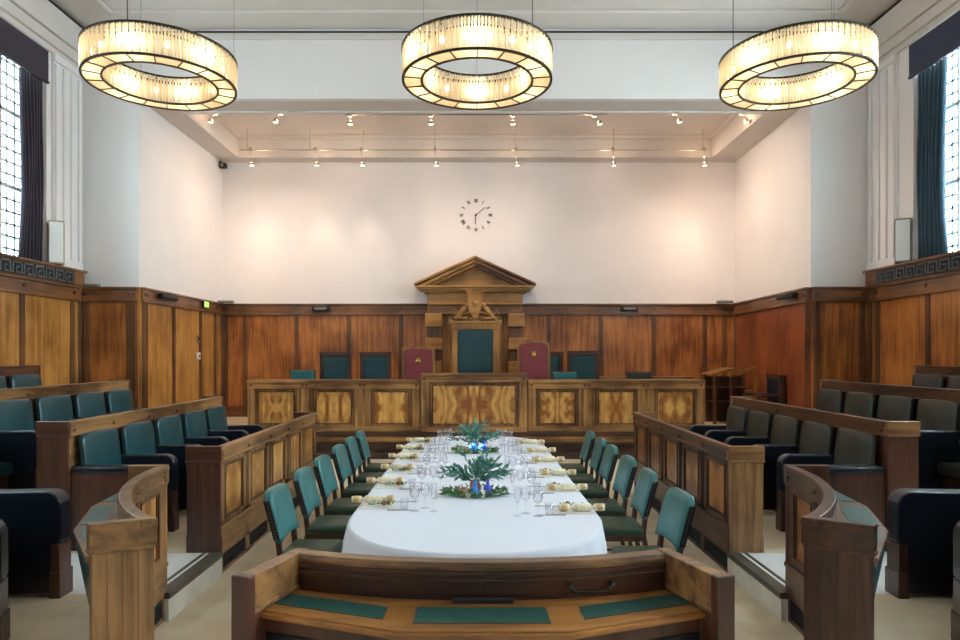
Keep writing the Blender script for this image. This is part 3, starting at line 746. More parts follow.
# ------------------------------------------------------------------ dais desk
def dais(x0,x1,z1,ydep,npan,label,centre=False,front=12.9):
    loc=((x0+x1)/2,front+.4,.5); inv=Vector(loc)
    r=empty('dais_desk',loc,label,'desk','high bench desk units on the rear dais')
    mp=lambda u,d,z:(x0+u,front-d,z); L=x1-x0
    def B(b,name,mat,bev=.006,**k):
        b.v=[tuple(Vector(v)-inv) for v in b.v]; return b.build(name,mat,r,bevel=bev,**k)
    b=MB(mp); b.box(0,L,-.05,-.02,.5,z1-.1); b.box(0,.05,-.75,-.05,.5,z1-.05); b.box(L-.05,L,-.75,-.05,.5,z1-.05); B(b,'carcass','dais_v')
    b=MB(mp); b.box(0,L,-.02,.015,z1-.16,z1-.05); b.box(0,L,-.02,.03,z1-.17,z1-.155); B(b,'top_rail','dais_x')
    b=MB(mp); b.box(-.004,L+.004,-.75,.05,z1-.05,z1-.01); b.box(0,L,-.74,.035,z1-.065,z1-.05); b.box(-.0,L,-.3,.03,z1-.01,z1); B(b,'desk_top','dais_x')
    b=MB(mp); b.box(0,L,-.02,.01,.5,.585); b.box(0,L,-.02,.02,.575,.6); B(b,'base_rail','dais_x')
    pitch=L/npan; za,zb=.66,z1-.24; pw=(.66 if not centre else 1.56)
    for i in range(npan+1):
        c=pitch*i; b=MB(mp); b.box(max(0,c-.15),min(L,c+.15),-.02,.001,.6,z1-.17)
        for off in (-.13,-.07,-.02,.03,.08,.13):
            if 0.01<c+off<L-.03: b.box(c+off-.016,c+off+.016,-.02,.012,.6,z1-.17)
        B(b,'fluted_pilaster','dais_v',.004)
    for i in range(npan):
        c=pitch*(i+.5); w=pw/2
        k=MB(mp); k.box(c-w,c+w,-.02,-.006,za,zb)
        ctr=Vector((x0+c,front,(za+zb)/2))
        o=k.build('burl_panel','burl_x',bevel=.004,origin=tuple(ctr)); o.parent=r; o.location=ctr-inv
        o['label']='golden book-matched veneer panel'
        k=MB(mp)
        for (e,t,d) in ((.0,.02,.0),(.05,.025,.014)):
            W_=w+e; A=za-e; Z=zb+e
            for (p,q,s_,t_) in ((c-W_,c+W_,A-t,A),(c-W_,c+W_,Z,Z+t),(c-W_-t,c-W_,A-t,Z+t),(c+W_,c+W_+t,A-t,Z+t)): k.box(p,q,-.02,d,s_,t_)
        pm_=B(k,'panel_moulding','w_trim_v',.003); pm_.parent=o; pm_.location=inv-ctr
    for i in range(npan+1):
        u=min(max(pitch*i,.07),L-.07)
        for o_ in ((-.04,.04) if 0<i<npan else (0,)):
            k=MB(mp)
            pts=[(u+o_+.022*math.cos(2*PI*j/8),.015,z1-.105+.022*math.sin(2*PI*j/8)) for j in range(8)]
            p2=[(p[0],.03,p[2]) for p in pts]
            k.add(pts+p2,[(j,(j+1)%8,8+(j+1)%8,8+j) for j in range(8)]+[tuple(range(8,16))])
            B(k,'rosette','oak_dv',0)
    return r
dais(-4.38,-1.06,1.49,.75,3,'left wing of the high dais desk with three golden veneer panels')
dais(-1.04,1.0,1.62,.75,1,'taller centre section of the dais desk with one wide golden panel',True,12.82)
dais(1.02,4.42,1.49,.75,3,'right wing of the high dais desk with three golden veneer panels')
trim('oak_dx',[(-4.45,4.47,12.84,12.95,.0,.5),(-4.45,4.47,12.80,12.84,.42,.5),(-4.45,4.47,12.66,12.84,.0,.12),(-4.45,4.47,12.78,12.84,.26,.30)],'stepped wooden plinth below the dais desk',.008)
trim('dais_x',[(-4.45,4.47,12.795,12.80,.31,.41)],'lighter board on the plinth below the dais desk',.003)
# ------------------------------------------------------------------ throne surround
Yf=15.55
r=empty('throne_surround',(0,15.75,.5),'tall oak surround with triangular pediment on the back wall','pediment')
inv=Vector((0,15.75,.5))
def B(b,name,mat,bev=.008,**k):
    b.v=[tuple(Vector(v)-inv) for v in b.v]; return b.build(name,mat,r,bevel=bev,**k)
b=MB(); b.box(-1.12,1.12,15.8,15.96,.5,3.46); B(b,'back_board','thr_v')
for s in (-1,1):
    b=MB(); b.box(min(s*.80,s*1.12),max(s*.80,s*1.12),15.62,15.8,.5,3.0); B(b,'pilaster','w_trim_v')
    z=.52; 
    for (a,c) in ((2.62,2.94),(2.09,2.37),(1.55,1.83),(1.01,1.29)):
        b=MB(); b.box(min(s*.76,s*1.16),max(s*.76,s*1.16),15.5,15.8,a,c); B(b,'rusticated_block','thr',.02)
    b=MB(); b.box(min(s*.5,s*.62),max(s*.5,s*.62),15.7,15.8,.5,2.9); B(b,'inner_strip','thr_v')
b=MB(); b.box(-1.07,1.07,15.58,15.8,3.18,3.46); b.box(-1.1,1.1,15.55,15.8,3.14,3.18); B(b,'architrave','thr')
b=MB(); b.box(-1.07,1.07,15.66,15.8,2.94,3.14); b.box(-1.07,1.07,15.62,15.8,2.92,2.95); B(b,'frieze','w_trim_x')
b=MB(); b.box(-1.30,1.30,15.42,15.96,3.46,3.52); b.box(-1.37,1.37,15.36,15.96,3.52,3.57); b.box(-1.2,1.2,15.48,15.96,3.42,3.46); B(b,'cornice','thr')
b=MB(); b.prism([(-1.2,3.57),(1.2,3.57),(0,4.12)],'y',15.72,15.96); B(b,'tympanum','thr',0)
for s in (-1,1):
    b=MB(); 
    b.prism([(s*1.40,3.57),(s*1.40,3.62),(0,4.25),(0,4.19)],'y',15.34,15.96)
    b.prism([(s*1.32,3.57),(0,4.19),(0,4.11),(s*1.14,3.57)],'y',15.40,15.96)
    b.prism([(s*1.14,3.57),(0,4.11),(0,4.03),(s*.98,3.57)],'y',15.5,15.96)
    B(b,'raking_cornice','thr' if s<0 else 'w_trim_x',.004)  # right rake in darker wood, its shade put into the colour
b=MB(); b.prism([(-.19,3.46),(.19,3.46),(.13,2.92),(-.13,2.92)],'y',15.44,15.62); b.prism([(-.22,3.46),(.22,3.46),(.20,3.40),(-.20,3.40)],'y',15.42,15.62); B(b,'keystone','thr_v')
# ------------------------------------------------------------------ chairs on the dais
def grand_chair(name,x,y,z,w,seat,top,pad,frame,label,border=.07,arch=0,rz=PI,crest=False,arms=True,wood_top=True):
    """back panel faces -Y (towards viewer) when rz=0 : sitter looks to -Y"""
    r=empty(name,(x,y,z),label,'chair','chairs behind the dais desk',rz)
    d=.5
    for sx in (-1,1):
        b=MB(); b.box(sx*(w/2-.04)-.03,sx*(w/2-.04)+.03,-d/2,-d/2+.06,0,seat+(.22 if arms else 0)); b.build('leg',frame,r,bevel=.006)
        b=MB(); b.box(sx*(w/2-.04)-.03,sx*(w/2-.04)+.03,d/2-.06,d/2,0,seat); b.build('leg',frame,r,bevel=.006)
        if arms:
            b=MB(); b.rbox(sx*(w/2-.04)-.035,sx*(w/2-.04)+.035,-d/2-.03,d/2-.04,seat+.20,seat+.26,.02); b.build('arm',frame,r)
    b=MB(); b.box(-w/2+.03,w/2-.03,-d/2+.01,d/2,seat-.1,seat-.02); b.build('seat_frame',frame,r,bevel=.006)
    b=MB(); b.rbox(-w/2+.04,w/2-.04,-d/2,d/2-.05,seat-.03,seat+.07,.035); b.build('seat',pad,r)
    def outline(hw,z0,z1,ar,n=14):
        if ar<=0: return [(-hw,z0),(hw,z0),(hw,z1),(-hw,z1)]
        pts=[(-hw,z0),(hw,z0)]
        for i in range(n+1):
            t=i/n; xx=hw*math.cos(PI*t); pts.append((xx,z1-ar+ar*math.sin(PI*t)**.7))
        return pts
    # back frame ring
    o=outline(w/2,seat-.02,top,arch); b=MB(); b.prism(o,'y',d/2-.02,d/2+.05); b.build('back_frame',frame,r,bevel=.008)
    if wood_top:
        o=outline(w/2,top-.03-arch,top+.012,arch); 
    i_=outline(w/2-border,seat+.1,top-border,max(0,arch*.8))
    b=MB(); b.prism(i_,'y',d/2-.065,d/2-.01); bp_=b.build('back_pad',pad,r,bevel=.03,seg=3)
    # raised edge
    if border>.03:
        b=MB()
        for sx in (-1,1): b.box(sx*(w/2-border*.5)-border*.45,sx*(w/2-border*.5)+border*.45,d/2-.05,d/2-.02,seat+.02,top-.01-arch)
        if arch<=0: b.box(-w/2,w/2,d/2-.06,d/2-.02,top-border*.9,top); b.box(-w/2-.015,w/2+.015,d/2-.065,d/2+.06,top,top+.025)
        b.build('back_moulding',frame,r,bevel=.008)
    if crest:
        zc=top-.33
        b=MB(); b.lathe([(.001,0),(.05,.0),(.055,.006),(.001,.012)],(0,d/2-.078,zc),14,'y'); 
        b.prism([(-.03,zc+.03),(.03,zc+.03),(.04,zc+.085),(.015,zc+.06),(0,zc+.095),(-.015,zc+.06),(-.04,zc+.085)],'y',d/2-.076,d/2-.066)
        b.build('crest','gold',bp_)
    return r
# throne
t=grand_chair('throne_chair',.005,14.75,.5,1.04,.5,2.16,'leather','thr_v','grand central throne with dark green leather back and carved crest',border=.13,rz=0)
b=MB(); b.box(-.60,.60,.18,.36,2.17,2.24); b.box(-.56,.56,.2,.34,2.12,2.17); b.build('crest_rail','thr',t,bevel=.01)
b=MB()
# carved coat: shield, helm and two supporters
b.prism([(-.10,2.58),(.10,2.58),(.11,2.42),(.06,2.31),(0,2.27),(-.06,2.31),(-.11,2.42)],'y',.14,.24)
b.ball((0,.17,2.62),.07,10,(1,.8,1.1))
for s in (-1,1):
    b.tube([(s*.5,.2,2.27),(s*.40,.2,2.31),(s*.30,.18,2.42),(s*.24,.18,2.52),(s*.17,.17,2.55)],[.03,.055,.065,.055,.03],8)
    b.ball((s*.19,.16,2.58),.05,8); b.tube([(s*.34,.18,2.40),(s*.22,.15,2.38),(s*.13,.14,2.42)],.024,6)
    b.tube([(s*.4,.18,2.32),(s*.28,.15,2.28),(s*.18,.14,2.27)],.03,6)
    b.tube([(s*.44,.2,2.33),(s*.52,.2,2.40),(s*.47,.2,2.50),(s*.40,.2,2.46)],.018,6)
    for k in range(5): b.ball((s*(.12+.08*k),.17,2.275+.02*(k%2)),.04,8)
b.build('carved_coat_of_arms','thr',t)
# maroon chairs
grand_chair('maroon_chair',-1.215,14.15,.5,.70,.5,1.66,'leather_red','thr_v','maroon leather chair with gold crest, left of the throne',border=.05,arch=.06,rz=0,crest=True)
grand_chair('maroon_chair',1.25,14.05,.5,.70,.5,1.80,'leather_red','thr_v','taller arched maroon leather chair with gold crest, right of the throne',border=.05,arch=.14,rz=0,crest=True)
grand_chair('green_chair',-2.98,14.1,.5,.68,.48,1.51,'leather','oak_dv','green leather chair with dark oak frame, left of the pair beside the left maroon chair',border=.08,rz=0)
grand_chair('green_chair',-2.13,14.1,.5,.66,.48,1.51,'leather','oak_dv','green leather chair with dark oak frame, right of the pair beside the left maroon chair',border=.08,rz=0)
grand_chair('green_chair',2.41,14.75,.5,.69,.48,1.54,'leather','oak_dv','green leather chair with dark oak frame, right of the right maroon chair',border=.08,rz=0)
grand_chair('green_chair',1.74,15.1,.5,.55,.48,1.52,'leather','oak_dv','green leather chair half hidden behind the right maroon chair',border=.08,rz=0)
for (x,y,top,pad,lab) in ((-3.62,13.85,1.16,'leather_chair','low green chair behind the left wing of the dais desk'),(1.87,13.75,1.12,'leather_chair','low chair behind the dais desk beside the right maroon chair'),(3.45,13.85,1.12,'leather_r','low dark chair behind the right end of the dais desk')):
    grand_chair('low_chair',x,y,.5,.52,.46,top,pad,pad if False else 'oak_dv',lab,border=.012,arch=.0,rz=0,arms=False)
# ------------------------------------------------------------------ side furniture right rear
r=empty('reading_stand',(5.5,14.5,.5),'tall open wooden reading stand with sloping sides by the right wall','lectern')
for (x,y,h) in ((-.42,-.3,1.05),(-.07,-.3,1.02),(.42,.3,1.2),(-.42,.3,1.16)):
    b=MB(); b.box(x-.03,x+.03,y-.03,y+.03,0,h); b.build('leg','w_trim_v',r,bevel=.005)
b=MB(); b.prism([(-.5,1.04),(.0,1.16),(.0,1.2),(-.5,1.08)],'y',-.33,.3); b.build('sloping_top','thr',r,bevel=.005)
b=MB(); b.prism([(-.1,1.0),(.45,1.17),(.45,1.22),(-.1,1.12)],'y',-.36,-.30); b.build('side_rail','thr',r,bevel=.005)
b=MB(); b.box(.39,.45,-.36,-.3,0,1.19); b.build('leg','thr_v',r,bevel=.005)
for z in (.45,.75): 
    b=MB(); b.box(-.42,.42,-.3,.3,z,z+.025); b.build('shelf','oak_dx',r,bevel=.004)
b=MB(); b.box(-.42,.42,.29,.31,.0,1.0); b.build('back_board','oak_dv',r)
r=empty('side_table',(3.85,15.3,.5),'long narrow side table against the back wall behind the right of the dais desk','table')
b=MB(); b.box(-1.05,1.05,-.3,.3,.92,.98); b.build('tabletop','oak_x',r,bevel=.006)
for x in (-1,1):
    for y in (-.25,.25):
        b=MB(); b.box(x*.98-.03,x*.98+.03,y-.03,y+.03,0,.92); b.build('leg','oak_dv',r,bevel=.005)
b=MB(); b.box(-.98,.98,-.26,-.24,.8,.92); b.build('apron','oak_dx',r)
grand_chair('dark_chair',5.72,13.3,.5,.62,.45,1.05,'leather_n','oak_dv','dark leather chair against the right alcove wall beside the reading stand',border=.06,rz=-PI/2)
# ------------------------------------------------------------------ dining chairs
def dining_chair():
    r=empty('dining_chair',(0,0,0),'','chair','green leather dining chairs round the table')
    w=.44
    b=MB(); b.rbox(-.23,.17,-w/2,w/2,.40,.485,.035); b.build('seat','leather_seat',r)
    b=MB(); b.box(-.21,.155,-w/2+.015,w/2-.015,.36,.41); b.build('seat_rail','oak_dv',r,bevel=.004)
    for s in (-1,1):
        b=MB(); b.tube([(.135,s*.185,0),(.135,s*.185,.38)],[.016,.024],8); b.build('leg','oak_dv',r)
        b=MB(); y=s*.19
        b.add([(x+dx_,y+dy,z) for (x,z) in ((-.30,0),(-.215,.42),(-.235,.60),(-.315,.89)) for (dx_,dy) in ((-.02,-.018),(.02,-.018),(.02,.018),(-.02,.018))],
              [(4*i+k,4*i+(k+1)%4,4*i+4+(k+1)%4,4*i+4+k) for i in range(3) for k in range(4)]+[(0,1,2,3),(12,13,14,15)])
        b.build('leg','oak_dv',r,bevel=.004)
        b=MB(); b.tube([(-.2,s*.185,.18),(.135,s*.185,.18)],.011,6); b.build('stretcher','oak_dv',r)
    bm=bmesh.new(); bmesh.ops.create_cube(bm,size=1); bmesh.ops.subdivide_edges(bm,edges=bm.edges[:],cuts=7,use_grid_fill=True)
    for v in bm.verts:
        x,y,z=v.co
        a,c=abs(y)*2,abs(z)*2; ed=max(0,(max(a,c)-.8)/.2)
        th=.066*(1-.3*ed*ed)
        cut=.035*max(0,(a-.7)/.3)**2 if z>.2 else 0
        yy=y*(w+.03)*(1-.06*max(0,z-.36)/.14)
        zz=.56+(z+.5)*.375-cut*(z>.3)+(.012*(1-a*a) if z>.3 else 0)+(.03*(1-a*a) if z<-.45 else 0)
        ctr=-.215-.10*(zz-.55)/.38
        v.co=(ctr+x*th,yy,zz)
    b=MB(); bm.verts.index_update(); b.add([tuple(v.co) for v in bm.verts],[tuple(v.index for v in f.verts) for f in bm.faces],True); bm.free()
    br_=b.build('backrest','leather_chair',r)
    for sd_ in (-1,1):
        b=MB(); P4=[(-.215-.10*(z-.55)/.38,z) for z in (.585,.90)]
        b.prism([(P4[0][0]-.028,P4[0][1]),(P4[0][0]+.02,P4[0][1]),(P4[1][0]+.02,P4[1][1]-.02),(P4[1][0]-.028,P4[1][1]-.02)],'y',sd_*(w/2+.012),sd_*(w/2+.019)); b.build('side_border','leather_n',br_,bevel=.002)
    # nailed edge strip
    b=MB()
    for s in (-1,1):
        for k in range(14):
            z=.59+k*.023; x=-.215-.10*(z-.55)/.38
            b.ball((x-.004,s*(w/2+.020),z),.0045,5)
    o=b.build('brass_nails','brass',br_); o['kind']='stuff'
    return r
proto=dining_chair()
LY=[5.22,6.03,6.77,7.6,8.32,9.05]; RY=[5.03,5.98,6.75,7.58,8.22,9.0]
first=True
for sx,ys in ((-1,LY),(1,RY)):
    for i,y in enumerate(ys):
        o=proto if first else copy_tree(proto); first=False
        o.location=(sx*1.24,y,0); o.rotation_euler=(0,0,(0 if sx<0 else PI)+random.uniform(-.05,.05)+(.05*sx if i==0 else 0))
        o['label']='green leather dining chair, %s from the near end on the %s side of the table'%(ORD[i],LR(sx))
# ------------------------------------------------------------------ table
TZ=.75; HW=.94
def outline(hw,y0,y1,e,n=24):
    """stadium-like outline with elliptical ends; e = depth of end"""
    p=[]
    for i in range(n+1):
        q=PI+PI*i/n; p.append((hw*math.copysign(abs(math.cos(q))**.8,math.cos(q)),y0+e+e*math.sin(q)))
    for i in range(n+1):
        q=PI*i/n; p.append((hw*math.copysign(abs(math.cos(q))**.8,math.cos(q)),y1-e+e*math.sin(q)))
    return p
r=empty('banquet_table',(0,7.1,0),'long banquet table with rounded ends under a white cloth','table')
b=MB(); o=[(x,y-7.1) for x,y in outline(HW-.02,4.14,10.1,.9)]; b.prism(o,'z',TZ-.035,TZ-.008); b.build('tabletop','oak_dx',r)
for x in (-.6,.6):
    for y in (-2.2,-.75,.75,2.2):
        b=MB(); b.box(x-.03,x+.03,y-.03,y+.03,0,TZ-.035); b.build('leg','oak_dv',r,bevel=.004)
base=outline(HW,4.11,10.12,.95,n=70)
# densify
pts=[]
for i in range(len(base)):
    a=Vector(base[i]); c=Vector(base[(i+1)%len(base)]); L=(c-a).length; k=max(1,int(L/.035))
    for j in range(k): pts.append(a+(c-a)*j/k)
N=len(pts); vs=[];fs=[]
cum=[0]
for i in range(N): cum.append(cum[-1]+(pts[(i+1)%N]-pts[i]).length)
rings=[(.0,-.02,TZ+.002),(.0,0,TZ-.004),(.02,.006,TZ-.03),(.25,.02,.60),(.5,.03,.42),(.75,.035,.24),(1,.04,.03)]
for (t,off,z) in rings:
    for i in range(N):
        tn_=(pts[(i+1)%N]-pts[i-1]).normalized(); nr=Vector((tn_.y,-tn_.x))
        s_=cum[i]
        fold=(t**.6)*(.022*math.sin(s_*19+1.3*math.sin(s_*2.1))+.018*math.sin(s_*8.3+2*math.sin(s_*.9))+.010*math.sin(s_*37))
        p=pts[i]+nr*(off+fold+.02*t); vs.append((p.x,p.y,z))
for k in range(len(rings)-1):
    for i in range(N):
        j=(i+1)%N; fs.append((k*N+i,k*N+j,(k+1)*N+j,(k+1)*N+i))
fs.append(tuple(range(N)))
b=MB(); b.add(vs,fs,True); o=b.build('tablecloth','cloth'); tag(o,'floor length white cloth draped over the banquet table','tablecloth')
o.data.polygons[-1].use_smooth=False
q=o.modifiers.new('edge','EDGE_SPLIT') if False else None
T=TZ+.003
# place settings
def card_mesh():
    b=MB(); b.box(-.135,.135,-.10,.10,0,.004); b.box(-.13,.12,-.095,.085,.004,.007); return b
def napkin(): return card_mesh().build('menu_card','card',bevel=0)
def cracker():
    r=empty('christmas_cracker',(0,0,0),'','cracker','cream and gold party crackers on the table')
    prof=[(.001,-.175),(.027,-.175),(.028,-.10),(.011,-.082),(.030,-.062),(.031,.062),(.011,.082),(.028,.10),(.027,.175),(.001,.175)]
    b=MB(); b.lathe(prof,(0,0,.032),14,'x'); b.build('paper_tube','cream',r)
    for x in (-.135,.135):
        b=MB(); b.lathe([(.0285,-.022),(.030,-.02),(.030,.02),(.0285,.022)],(x,0,.032),14,'x'); b.build('gold_band','kraft',r)
    for x in (-.082,.082):
        b=MB(); b.lathe([(.010,-.006),(.013,0),(.010,.006)],(x,0,.032),10,'x'); b.build('ribbon','gold',r)
    return r
def sprig():
    r=empty('foliage_sprig',(0,0,0),'','sprig','green sprigs with cones on the place settings')
    b=MB(); b.tube([(-.10,0,.008),(0,.01,.02),(.09,0,.012)],.003,5)
    for i in range(16):
        x=-.10+.19*i/15; s=1 if i%2 else -1
        b.leaf((x,0,.014),(.3,s*1,.3+random.random()*.4),.055,.02)
    b.build('leaves','leaf',r)
    b=MB(); b.ball((.03,-.012,.03),.022,8); b.ball((.06,.01,.026),.016,8); b.build('cone','berry',r)
    return r
def glassobj(kind):
    if kind=='wine': prof=[(.001,.0),(.034,.001),(.034,.003),(.006,.007),(.0035,.02),(.0035,.085),(.012,.095),(.034,.12),(.040,.15),(.034,.20),(.0335,.20),(.039,.15),(.033,.121),(.010,.098),(.001,.096)]
    elif kind=='flute': prof=[(.001,.0),(.03,.001),(.03,.003),(.005,.007),(.003,.02),(.003,.085),(.013,.10),(.024,.14),(.023,.225),(.0225,.225),(.0235,.14),(.012,.102),(.001,.1)]
    else: prof=[(.001,.0),(.028,.0),(.034,.09),(.0335,.09),(.0275,.006),(.001,.006)]
    b=MB(); b.lathe(prof,(0,0,0),16); return b.build('wine_glass' if kind!='tumbler' else 'water_tumbler','glass')
protos={'card':napkin(),'cracker':cracker(),'sprig':sprig(),'wine':glassobj('wine'),'flute':glassobj('flute'),'tumbler':glassobj('tumbler')}
def knife():
    b=MB(); b.box(-.11,.0,-.006,.006,0,.006); b.prism([(0,-.009),(.10,-.008),(.115,.004),(.10,.008),(0,.008)],'z',.001,.003); return b.build('table_knife','steel')
def fork():
    b=MB(); b.box(-.10,.03,-.005,.005,0,.004); b.box(.03,.05,-.012,.012,.002,.005)
    for k in range(4): b.box(.05,.10,-.012+.0065*k,-.009+.0065*k,.002,.005)
    return b.build('table_fork','steel')
protos['knife']=knife(); protos['fork']=fork()
used=set()
def put(kind,x,y,rz,label,cat,group,z=T):
    p=protos[kind]
    o=p if kind not in used else copy_tree(p)
    used.add(kind)
    o.location=(x,y,z); o.rotation_euler=(0,0,rz); tag(o,label,cat,group); return o
for sx,ys in ((-1,[5.38,6.20,6.98,7.75,8.5,9.22]),(1,[5.22,6.02,6.78,7.62,8.38,9.15])):
    for i,y in enumerate(ys):
        w='%s %s place from near end'%(ORD[i],LR(sx))
        edge=HW-(.0 if 5.1<y<9.1 else .06)
        put('card',sx*(edge-.165),y,random.uniform(-.05,.05),'cream card laid at the '+w,'menu card','menu cards at the place settings')
        put('sprig',sx*(edge-.19)+random.uniform(-.02,.02),y+(-.02 if sx<0 else .075),random.uniform(-.15,.15)+(PI if sx>0 else 0),'green sprig with cone on the card, '+w,'sprig','green sprigs with cones on the place settings',T+.008)
        put('cracker',sx*(edge-.11)+random.uniform(-.015,.015),y+(.095 if sx<0 else -.04),random.uniform(-.1,.1),'cream and gold cracker at the '+w,'cracker','cream and gold party crackers on the table',T+.008)
        put('knife',sx*(edge-.36),y-.13*(1),0 if sx<0 else PI,'steel knife at the '+w,'knife','cutlery on the table')
        put('fork',sx*(edge-.36),y+.17,0 if sx<0 else PI,'steel fork at the '+w,'fork','cutlery on the table')
        for (kd,nm,gx,gy) in (('tumbler','water tumbler',.56,-.10),('wine','large wine glass nearer the diner',.48,-.16),('wine','large wine glass nearer the table centre',.39,-.06),('flute','tall slim flute glass',.32,-.17)):
            put(kd,sx*(gx+random.uniform(-.015,.015)),y+gy+random.uniform(-.02,.02),0,'clear %s, %s'%(nm,w),'glass','clear glasses on the table')
# centrepieces
def centre(cy,tagname,seed,led):
    random.seed(seed)
    # wreath
    b=MB()
    for i in range(150):
        q=2*PI*i/150; rr=1+random.uniform(-.12,.12)
        x,y=.24*rr*math.cos(q),.12*rr*math.sin(q)
        b.leaf((x,y,.012+random.random()*.03),(math.cos(q+random.uniform(-1.6,1.6)),.6*math.sin(q+random.uniform(-1.6,1.6)),random.uniform(-.1,.8)),random.uniform(.04,.075),.022)
    b.tube([(.24*math.cos(2*PI*i/24),.12*math.sin(2*PI*i/24),.012) for i in range(24)],.008,5,closed=True)
    o=b.build('leaf_wreath','leaf'); o.location=(0,cy,T+.004); tag(o,'low green leaf wreath circling the %s centrepiece'%tagname,'wreath','table centrepieces')
    # foliage arrangement in pot
    r=empty('foliage_arrangement',(0,cy+.03,T),'spiky blue green foliage arrangement in the %s centrepiece'%tagname,'plant','table centrepieces')
    b=MB(); b.lathe([(.001,0),(.04,0),(.05,.03),(.045,.10),(.035,.12),(.03,.12),(.03,.02),(.001,.02)],(0,0,0),16); b.build('vase','copper',r)
    b=MB()
    for i in range(34):
        q=random.uniform(0,2*PI); el=random.uniform(.25,1.4); L=random.uniform(.20,.30)
        if i<10: q=random.choice([0,PI])+random.uniform(-.5,.5); el=random.uniform(.12,.5); L=.30
        d=Vector((math.cos(q)*math.cos(el),.7*math.sin(q)*math.cos(el),math.sin(el)))
        p0=Vector((0,0,.10)); pts_=[p0+d*L*k/4+Vector((0,0,.03*math.sin(k/4*PI))) for k in range(5)]
        b.tube([tuple(p) for p in pts_],.002,4)
        for k in range(10):
            t=k/9*.8+.2; p=p0+d*L*t+Vector((0,0,.03*math.sin(t*PI)))
            sd=Vector((random.uniform(-1,1),random.uniform(-1,1),random.uniform(-1,1)))*.75
            b.leaf(p,d+sd,random.uniform(.05,.085),.024)
    b.build('leaves','leaf2',r)
    def bottle(x,y,m,lab):
        b=MB(); b.lathe([(.001,0),(.030,0),(.038,.012),(.036,.07),(.016,.10),(.012,.13),(.016,.15),(.010,.15)],(0,0,0),14)
        o=b.build('glass_bottle',m); o.location=(x,cy+y,T+.002); tag(o,lab,'bottle','table centrepieces')
    def pot(x,y,rad,h,m,lab):
        r=empty('candle_holder',(x,cy+y,T),lab,'candle','table centrepieces')
        b=MB(); b.lathe([(.001,0),(rad,0),(rad*1.05,h),(rad*.95,h),(rad*.92,.01),(.001,.01)],(0,0,0),14); pt_=b.build('pot',m,r)
        b=MB(); b.lathe([(.001,.008),(rad*.85,.008),(rad*.85,h*.8),(.001,h*.82)],(0,0,0),12); cd_=b.build('candle','candle',pt_)
        b=MB(); b.tube([(0,0,h*.8),(0,0,h*.8+.012)],.0015,5); b.build('wick','black',cd_)
    bottle(.0,-.085,'blueb','cobalt blue bottle in the middle of the %s centrepiece'%tagname)
    bottle(.11,-.04,'viol','violet blue bottle right of the middle in the %s centrepiece'%tagname)
    pot(-.105,-.05,.036,.075,'copper','copper candle pot at the left of the %s centrepiece'%tagname)
    pot(-.055,-.10,.026,.04,'candle','small ivory candle pot at the front of the %s centrepiece'%tagname)
    pot(.065,-.095,.028,.06,'card','white candle pot at the right front of the %s centrepiece'%tagname)
    if led:
        b=MB()
        for (x,z) in ((-.06,.06),(.05,.05),(.09,.08),(-.02,.09)): b.ball((x,-.12,z),.013,8)
        o=b.build('fairy_light','ledblue'); o.location=(0,cy,T+.03); tag(o,'small glowing blue lights in the far centrepiece','light')
centre(5.80,'near',3,False)
centre(8.35,'far',11,True)
random.seed(5)
# ------------------------------------------------------------------ wall fittings
# clock
r=empty('wall_clock',(.02,Y2-.002,5.31),'frameless wall clock of black numerals and hands on the white wall','clock')
def bar(b,p0,p1,w,y=-.012,t=.01):
    a=Vector(p0);c=Vector(p1);d=(c-a).normalized();n=Vector((-d.y,d.x))*w/2
    b.prism([tuple(a+n),tuple(c+n),tuple(c-n),tuple(a-n)],'y',y,y+t)
nums=['XII','I','II','III','IV','V','VI','VII','VIII','IX','X','XI']
b=MB()
for h,s_ in enumerate(nums):
    q=2*PI*h/12; up=Vector((math.sin(q),math.cos(q))); rt=Vector((math.cos(q),-math.sin(q))); ctr=up*.345; H_=.085
    wd={'I':.022,'V':.045,'X':.045}; tot=sum(wd[c] for c in s_); x=-tot/2
    for c in s_:
        m=x+wd[c]/2; f=lambda a,z:tuple(ctr+rt*a+up*z)
        if c=='I': bar(b,f(m,-H_/2),f(m,H_/2),.011)
        elif c=='V': bar(b,f(m-.017,H_/2),f(m,-H_/2),.011); bar(b,f(m+.017,H_/2),f(m,-H_/2),.006)
        else: bar(b,f(m-.018,H_/2),f(m+.018,-H_/2),.011); bar(b,f(m+.018,H_/2),f(m-.018,-H_/2),.006)
        x+=wd[c]
b.build('numerals','black',r)
for nm,ang,L,w in (('minute_hand',51,.29,.014),('hour_hand',184,.225,.02)):
    q=math.radians(ang); d=Vector((math.sin(q),math.cos(q))); b=MB(); bar(b,tuple(-d*.03),tuple(d*L),w,-.03,.006); b.build(nm,'black',r)
b=MB(); b.lathe([(.001,-.035),(.022,-.035),(.022,0),(.001,0)],(0,0,0),12,'y'); b.build('hub','black',r)
